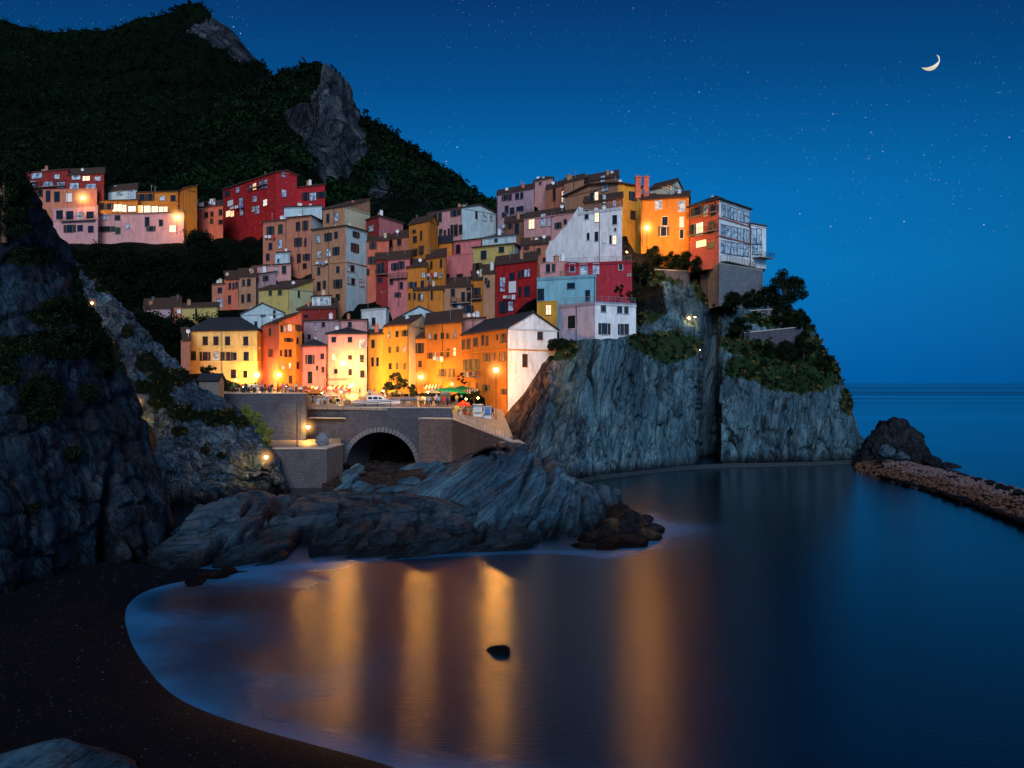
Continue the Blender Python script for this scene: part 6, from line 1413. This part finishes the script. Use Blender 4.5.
# cafe awning and pergola
def awning(px0, px1, d, py, label, c1, drop=.5, out=2.2):
    p0, p1 = P(px0, py, d), P(px1, py, d); root = empty('awning', p0, label, 'awning'); mb = MB(); n = 10
    for i in range(n):
        q0 = p0+(p1-p0)*i/n; q1 = p0+(p1-p0)*(i+1)/n; o = Vector((0, -out, -drop)); mb.quad(q0, q1, q1+o, q0+o, i % 2); mb.quad(q0+o, q1+o, q1+o-Vector((0, 0, .3)), q0+o-Vector((0, 0, .3)), i % 2)
    mb.build('canopy', [M['cloth'], M['cloth_cream']], root, c1)
    mb = MB()
    for q in (p0, p1): mb.tube([q+Vector((0, -out, -drop)), q+Vector((0, 0, -1.1))], .03, 5)
    mb.build('arm', M['metal'], root)
M['cloth_cream'] = plain('cloth_cream', (.6, .5, .35), .9)
awning(327, 352, 176, 385, 'white and red striped cafe awning below the pergola', (.5, .06, .03)); awning(300, 324, 177, 386, 'orange and cream striped awning on the low pink house', (.6, .2, .03)); awning(425, 440, 172, 384.5, 'dark striped awning on the orange harbour house', (.1, .03, .02))
awning(466, 478, 154, 389, 'brown striped awning at the foot of the corner house', (.2, .06, .02), out=1.4)
root = empty('pergola', P(327, 384, 174), 'dark red slatted pergola on the pale pink house above the awning', 'pergola'); mb = MB()
for i in range(16): q = P(327+26*i/15, 379, 178); mb.hexa([q+Vector((a_, b_, c_)) for c_ in (0, .12) for a_, b_ in ((-.06, 0), (.06, 0), (.06, -2.6), (-.06, -2.6))])
mb.build('slats', M['wood'], root); mb = MB(); q0, q1 = P(327, 379.5, 178)-Vector((0, 2.5, .1)), P(353, 379.5, 178)-Vector((0, 2.5, .1)); mb.tube([q0, q1], .1, 5); mb.build('beam', M['wood'], root)
for q in (q0, q1): mb = MB(); mb.tube([q, Vector((q.x, q.y, 12.0))], .08, 5); mb.build('post', M['wood'], root)
# white motor boat on the square
def boat(px, d, L, z, label, rz=0, cabin=True, hullc=None, name='motor_boat'):
    o = V3(px, d, z); root = empty(name, o, label, 'boat'); ca, sa = cos(rz), sin(rz)
    def T(x, y, zz): return o+Vector((x*ca-y*sa, x*sa+y*ca, zz))
    mb = MB(); secs = []; n = 12; W = L*.155; H = L*.115
    for i in range(n+1):
        t_ = i/n; x = -L/2+L*t_; w_ = W*(1-max(0, (t_-.45)/.55)**2.2)*(.9+.1*min(1, t_*3)); kz = .3+H*.55*max(0, (t_-.6)/.4)**2; sh = .3+H+.25*t_*t_
        secs.append([T(x, -w_, sh), T(x+.0, -w_*.86, .3+(sh-.3)*.45+kz*.2), T(x, 0, kz), T(x, w_*.86, .3+(sh-.3)*.45+kz*.2), T(x, w_, sh)])
    for s1, s2 in zip(secs[:-1], secs[1:]):
        for j in range(4): mb.quad(s1[j], s2[j], s2[j+1], s1[j+1])
        mb.quad(s1[0]-Vector((0, 0, .12)), s2[0]-Vector((0, 0, .12)), s2[4]-Vector((0, 0, .12)), s1[4]-Vector((0, 0, .12)))
    mb.poly(secs[0]); mb.build('hull', hullc or M['white'], root)
    mb = MB(); 
    for j in (0, 4): mb.tube([s[j]+Vector((0, 0, .02)) for s in secs], .05, 5)
    mb.build('rub_rail', M['stripe'], root)
    if cabin:
        hh = .3+H-.1; prf = [(-L*.2, 0), (-L*.2, .95), (L*.08, 1.0), (L*.2, .45), (L*.3, .15), (L*.3, 0)]; wc = W*.72; mb = MB()
        Ls = [T(x, -wc, hh+z_) for x, z_ in prf]; Rs = [T(x, wc, hh+z_) for x, z_ in prf]; mb.poly(Ls); mb.poly(list(reversed(Rs)))
        for i in range(len(prf)-1): mb.quad(Ls[i], Ls[i+1], Rs[i+1], Rs[i])
        mb.build('cabin', M['white'], root)
        for x0, x1 in ((-L*.18, -L*.09), (-L*.07, L*.03), (L*.05, L*.12)):
            mb = MB(); mb.quad(T(x0, -wc-.02, hh+.4), T(x1, -wc-.02, hh+.4), T(x1-.05, -wc-.02, hh+.8 if x1 < L*.1 else hh+.65), T(x0, -wc-.02, hh+.8)); mb.build('window', M['glass'], root)
        mb = MB(); mb.tube([T(L*.28, -W*.5, .3+H+.1), T(L*.28, -W*.5, .9+H), T(L*.45, 0, .95+H), T(L*.28, W*.5, .9+H), T(L*.28, W*.5, .3+H+.1)], .03, 5); mb.build('bow_rail', M['steel'], root)
        mb = MB(); mb.box(T(-L*.12, 0, hh+.98), (ca, sa, 0), L*.3, .08, wc*2.1); mb.build('roof', M['white'], root)
    mb = MB()
    for x in (-L*.25, L*.15): mb.box(T(x, 0, 0), (-sa, ca, 0), W*1.4, .42, .18)
    mb.build('cradle', M['wood'], root)
M['stripe'] = plain('blue_stripe', (.05, .1, .3), .5)
boat(377, 144.6, 7.4, zp(144.6)-.22, 'white motor cruiser with a low cabin on a cradle behind the bridge railing', rz=.04)
M['hull_blue'] = plain('hull_blue', (.1, .25, .5), .5)
boat(409, 152, 2.9, zp(152), 'small blue and white rowing boat right of the motor cruiser', rz=.3, cabin=False, hullc=M['hull_blue'], name='rowing_boat')
boat(437, 149, 3.4, zp(149), 'small wooden rowing boat drawn up beneath the green parasol', rz=-.2, cabin=False, hullc=M['wood'], name='rowing_boat')
# stalls and crates on the lane
def crate(p, w, hh, colr, label, group=None, fill=None):
    root = empty('crate', p, label, 'crate', group); mb = MB()
    for k in range(3):
        z_ = Vector((0, 0, k*hh/3+.01))
        mb.box(p+Vector((0, -w*.4, 0))+z_, (1, 0, 0), w, hh/3-.04, .03); mb.box(p+Vector((0, w*.4, 0))+z_, (1, 0, 0), w, hh/3-.04, .03)
        mb.box(p+Vector((-w*.48, 0, 0))+z_, (0, 1, 0), w*.76, hh/3-.04, .03); mb.box(p+Vector((w*.48, 0, 0))+z_, (0, 1, 0), w*.76, hh/3-.04, .03)
    mb.box(p, (1, 0, 0), w*.94, .02, w*.76); mb.build('slats', M['paint'], root, colr)
    if fill:
        mb = MB(); rr = random.Random(int(p.x*50))
        for _ in range(14): mb.lathe(p+Vector((rr.uniform(-.38, .38)*w, rr.uniform(-.3, .3)*w, hh*.75)), [(.02, 0), (.1, .05), (.1, .12), (.02, .18)], 6)
        mb.build('fruit', M['cloth'], root, fill)
def zl(px, d): return 8.7 if d < 141 else 9.6
for i, (px, d, z, cc2, fl, l) in enumerate([(455, 139.9, 9.25, (.6, .45, .05), (.6, .4, .02), 'yellow crate nearest the parapet end'), (459, 140.5, 9.25, (.5, .05, .02), (.6, .1, .02), 'red crate second along the lane stall'), (464, 140, 9.1, (.5, .2, .05), (.5, .05, .02), 'orange crate in the middle of the lane stall'), (468, 139.5, 9.0, (.55, .06, .03), None, 'empty red crate at the end of the lane stall'), (457, 139.9, 9.9, (.6, .5, .1), (.6, .5, .05), 'yellow crate stacked on the lane stall')]):
    crate(V3(px, d, z), .75, .55, cc2, l, fill=fl)
def stall(px, d, z, label, c1, c2, W=1.3, H=2.1):
    p = V3(px, d, z); root = empty('market_kiosk', p, label, 'kiosk')
    mb = MB(); mb.box(p, (1, 0, 0), W, H, .9); mb.build('body', M['paint'], root, c1)
    mb = MB(); mb.box(p+Vector((0, -.47, .9)), (1, 0, 0), W*.8, H*.42, .04); mb.build('panel', M['paint'], root, c2)
    mb = MB(); mb.box(p+Vector((0, -.25, H)), (1, 0, 0), W+.3, .08, 1.6); mb.build('roof', M['paint'], root, c1)
    mb = MB(); mb.box(p+Vector((0, -.6, .85)), (1, 0, 0), W, .06, .35); mb.build('counter', M['wood'], root)
stall(478, 139, 8.55, 'white market kiosk by the lower lane', (.75, .78, .8), (.5, .6, .65)); stall(487.5, 138, 8.3, 'blue and white market kiosk nearest the corner house', (.6, .7, .8), (.04, .15, .4), 1.1); stall(446, 156, zp(156), 'pale refreshment kiosk under the green parasols', (.6, .62, .6), (.3, .35, .35), 1.5)
def planter(px, d, z, label, group):
    p = V3(px, d, z); root = empty('flower_planter', p, label, 'planter', group)
    mb = MB(); mb.lathe(p, [(.22, 0), (.32, .4), (.34, .45)], 10); mb.build('pot', M['cloth'], root, (.35, .13, .06))
    q = [tuple(p+Vector((0, 0, .65)))]; o = clump_cloud('foliage', q, [.38], 60, .08, M['leaf']); v = np.empty(len(o.data.vertices)*3, np.float32); o.data.vertices.foreach_get('co', v); v = v.reshape(-1, 3)-np.array(tuple(p), np.float32); o.data.vertices.foreach_set('co', v.ravel()); o.parent = root
g = 'clay flower pots on the harbour square'
for px, d in ((345, 147), (349, 147), (421, 145), (427, 146), (433, 145), (415, 148), (312, 148), (324, 148)): planter(px, d, zp(d), 'clay pot with green plants near the edge of the harbour square', g)
fr = random.Random(3); g1 = 'cafe tables on the harbour square'; g2 = 'cafe chairs on the harbour square'; g3 = 'cafe tables on the left terrace'; g4 = 'cafe chairs on the left terrace'
for px, d in [(313, 150), (321, 152), (329, 150), (337, 153), (318, 160), (328, 162), (340, 162), (424, 152), (431, 155), (441, 158), (417, 158)]:
    x, y = (px-CX)*d/F, d; cafe_table(x, y, zp(d), 'round white cafe table on the crowded harbour square', g1)
    for s_ in (-1, 1): chair(x+s_*.7, y+.1, zp(d), -s_*pi/2, 'brown cafe chair beside a round table on the harbour square', g2)
for px, d in [(236, 145), (250, 146), (262, 145), (274, 146), (288, 145), (297, 147)]:
    x, y = (px-CX)*d/F, d; cafe_table(x, y, 12.36, 'round white cafe table on the left terrace', g3)
    for s_ in (-1, 1): chair(x+s_*.7, y+.1, 12.36, -s_*pi/2, 'brown cafe chair beside a table on the left terrace', g4)
# ================================================================== people
M['skin'] = plain('skin', (.45, .25, .17), .6)
def skin_body(joints, edges, radii, name):
    me = bpy.data.meshes.new(name); me.from_pydata(joints, edges, []); o = bpy.data.objects.new(name+'_tmp', me); col.objects.link(o)
    md = o.modifiers.new('s', 'SKIN'); me.skin_vertices or None
    if not me.skin_vertices: me.attributes.new
    sv = me.skin_vertices[0].data
    for i, r in enumerate(radii): sv[i].radius = r if isinstance(r, tuple) else (r, r); sv[i].use_root = (i == 0)
    o.modifiers.new('u', 'SUBSURF').levels = 1
    dg = bpy.context.evaluated_depsgraph_get(); ev = o.evaluated_get(dg); m2 = bpy.data.meshes.new_from_object(ev); col.objects.unlink(o); bpy.data.objects.remove(o); return m2
def pose(kind):
    J = {'pel': (0, 0, .95), 'wai': (0, 0, 1.1), 'che': (0, -.01, 1.32), 'nec': (0, -.01, 1.47), 'hea': (0, -.03, 1.6), 'top': (0, -.02, 1.7)}
    Rr = {'pel': (.15, .11), 'wai': (.13, .1), 'che': (.17, .11), 'nec': .055, 'hea': .095, 'top': .07}
    E = [('pel', 'wai'), ('wai', 'che'), ('che', 'nec'), ('nec', 'hea'), ('hea', 'top')]
    for s, sg in (('l', 1), ('r', -1)):
        st = .22*sg if kind == 'walk' else .02
        if kind == 'sit':
            J.update({s+'hip': (.1*sg, -.05, .93), s+'kne': (.13*sg, -.45, .92), s+'ank': (.13*sg, -.45, .52), s+'toe': (.13*sg, -.6, .47)})
        else:
            J.update({s+'hip': (.1*sg, 0, .88), s+'kne': (.11*sg, -.05-st*.7, .5), s+'ank': (.11*sg, .02-st*1.2, .09), s+'toe': (.12*sg, -.13-st*1.2, .03)})
        ay = -.18*sg if kind == 'walk' else -.03
        J.update({s+'sho': (.2*sg, 0, 1.38), s+'elb': (.26*sg, .03+ay*.5, 1.1), s+'wri': (.25*sg, -.08+ay, .86 if kind != 'sit' else 1.05), s+'han': (.24*sg, -.12+ay, .77 if kind != 'sit' else 1.02)})
        Rr.update({s+'hip': .095, s+'kne': .065, s+'ank': .045, s+'toe': .035, s+'sho': .065, s+'elb': .045, s+'wri': .032, s+'han': .04})
        E += [('pel', s+'hip'), (s+'hip', s+'kne'), (s+'kne', s+'ank'), (s+'ank', s+'toe'), ('che', s+'sho'), (s+'sho', s+'elb'), (s+'elb', s+'wri'), (s+'wri', s+'han')]
    ks = list(J); ix = {k: i for i, k in enumerate(ks)}
    return [J[k] for k in ks], [(ix[a_], ix[b_]) for a_, b_ in E], [Rr[k] for k in ks]
def sub(me, name, cond, mat, off):
    v = [x.co.copy() for x in me.vertices]; nn = [x.normal.copy() for x in me.vertices]; fs = [p for p in me.polygons if cond(p.center)]
    used = sorted({i for p in fs for i in p.vertices}); mp2 = {i: k for k, i in enumerate(used)}
    m = bpy.data.meshes.new(name); m.from_pydata([tuple(v[i]+nn[i]*off) for i in used], [], [tuple(mp2[i] for i in p.vertices) for p in fs]); m.materials.append(mat)
    m.polygons.foreach_set('use_smooth', [True]*len(m.polygons)); return m
PR = {}
for kd in ('stand', 'walk', 'sit'):
    m = skin_body(*pose(kd), 'person'); m.materials.clear(); m.materials.append(M['skin']); m.name = 'person_'+kd
    dz = -.02 if kd != 'sit' else -.0
    PR[kd] = dict(body=m, top=sub(m, 'top', lambda c: .95 < c.z < 1.47 or (abs(c.x) > .18 and c.z > 1.12), M['cloth'], .018),
                  trousers=sub(m, 'trousers', (lambda c: c.z <= 1.0 and abs(c.x) < .2 and c.z > .12) if kd != 'sit' else (lambda c: c.z <= 1.02 and c.z > .55 and abs(c.x) < .22), M['cloth'], .016),
                  hair=sub(m, 'hair', lambda c: c.z > 1.64 or (c.z > 1.55 and c.y > .0 and abs(c.x) < .2), M['cloth'], .022))
COLS = {'red': (.5, .03, .02), 'white': (.75, .75, .72), 'navy': (.02, .04, .15), 'black': (.02, .02, .02), 'yellow': (.6, .42, .05), 'green': (.05, .2, .08), 'orange': (.6, .18, .03), 'grey': (.25, .25, .26), 'pink': (.6, .25, .28), 'light blue': (.25, .4, .6), 'brown': (.14, .07, .04), 'cream': (.6, .52, .38)}
def person(x, y, z, kd, rz, tc_, bc_, where, hc=(.03, .02, .012)):
    if kd == 'sit': z = z-.42
    root = bpy.data.objects.new('person', PR[kd]['body']); col.objects.link(root); root.location = (x, y, z+(.0)); root.rotation_euler = (0, 0, rz); s_ = pr_.uniform(.94, 1.06); root.scale = (s_,)*3
    vb = {'stand': 'standing', 'walk': 'walking', 'sit': 'sitting'}[kd]
    tag(root, f'person in {tc_} top and {bc_} trousers {vb} {where}', 'person', 'people out on the harbour front'); 
    for nm, cc2 in (('top', COLS[tc_]), ('trousers', COLS[bc_]), ('hair', hc)):
        c_ = bpy.data.objects.new(nm, PR[kd][nm]); col.objects.link(c_); c_.parent = root; c_.color = (*cc2, 1)
pr_ = random.Random(77); used = set()
ZN = [(232, 304, 140.5, 143, lambda d: 12.36, 'on the left terrace', 15), (312, 348, 146.5, 149, zp, 'near the edge of the cafe square', 9), (306, 350, 156, 170, zp, 'before the cafe awnings', 9), (355, 415, 158, 168, zp, 'behind the white boat', 7), (419, 450, 142, 148, lambda d: 10.2 if d < 150 else zp(d), 'by the parapet', 7), (425, 465, 150, 160, lambda d: zp(d), 'under the green parasols', 6), (458, 495, 137.5, 140, lambda d: 8.6, 'on the lane near the market kiosks', 7)]
for x0, x1, d0, d1, zf, wh, n_ in ZN:
    for k in range(n_):
        for _ in range(50):
            kd = pr_.choice(['stand', 'stand', 'walk', 'sit'] if 'cafe' in wh or 'left' in wh else ['stand', 'walk']); c1, c2 = pr_.choice(list(COLS)), pr_.choice(['navy', 'black', 'grey', 'brown', 'cream', 'white'])
            if (kd, c1, c2, wh) not in used: break
        used.add((kd, c1, c2, wh)); px = x0+(x1-x0)*(k+pr_.uniform(.2, .8))/n_; d = pr_.uniform(d0, d1)
        zz = zf(d)
        if kd == 'sit' : chair((px-CX)*d/F, d+.1, zz, 0, 'brown cafe chair with a person sitting on it', 'occupied cafe chairs')
        person((px-CX)*d/F, d, zz, kd, pr_.uniform(0, 6.28) if kd != 'sit' else 0, c1, c2, wh)

# ================================================================== washing lines across the facades
def washing(lab, px0, px1, py, label, cols_, outp=.8):
    f = HD[lab]['f1']; p0, _ = f.hit(px0, py); p1, _ = f.hit(px1, py); o = f.n*outp; root = empty('washing_line', p0, label, 'laundry')
    mb = MB(); mb.tube([p0, p0+o], .025, 4); mb.tube([p1, p1+o], .025, 4); mb.tube([p0+o, (p0+p1)/2+o-Vector((0, 0, .06)), p1+o], .012, 4); mb.build('line', M['steel'], root)
    n_ = len(cols_); L_ = (p1-p0).length
    for i, c_ in enumerate(cols_):
        q = p0+f.u*((p1-p0).dot(f.u)/L_)*L_*(i+.5)/n_+o; w_ = L_/n_*.75; hh = .6+.35*((i*7) % 3)/2
        mb = MB(); k = 5
        for j in range(k):
            a0 = q+f.u*(w_*(j/k-.5))+f.n*.05*sin(j*2.1); a1 = q+f.u*(w_*((j+1)/k-.5))+f.n*.05*sin((j+1)*2.1); mb.quad(a0, a1, a1-Vector((0, 0, hh)), a0-Vector((0, 0, hh)))
        mb.build('cloth', M['cloth'], root, c_)
Wc, Bc, Rc, Gc = (.75, .78, .8), (.15, .3, .55), (.5, .06, .05), (.3, .32, .35)
LB_ = {k[:28]: k for k in HD}
for key, a_, b_, y_, l, cs_ in [('orange and white corner hou', 465, 479, 372, 'washing hung between the shuttered windows of the corner house', [Wc, Gc, Wc, Rc, Wc]), ('orange harbour house left of', 436, 447, 357, 'washing line on the orange house left of the corner house', [Wc, Bc, Wc]),
    ('big salmon house with a bri', 318, 330, 262, 'washing line across the big salmon house', [Wc, Bc, Gc, Wc]), ('tall salmon apartment house ', 266, 277, 236, 'washing line on the leftmost tall salmon house', [Wc, Wc, Rc]),
    ('deep red four-storey house ', 505, 518, 296, 'washing line across the deep red house', [Wc, Gc, Wc]), ('long brown house at the top ', 500, 512, 226, 'washing line on the long brown skyline house', [Bc, Wc, Gc]), ('ochre house with a tall shut', 429, 440, 274, 'washing line on the ochre house with the tall shuttered window', [Wc, Rc, Wc]),
    ('big deep red house with a bl', 232, 246, 208, 'washing line on the big deep red house', [Wc, Wc, Bc])]:
    k = [q for q in HD if q.startswith(key[:26])]
    if k: washing(k[0], a_, b_, y_, l, cs_)
    else: print('no', key)
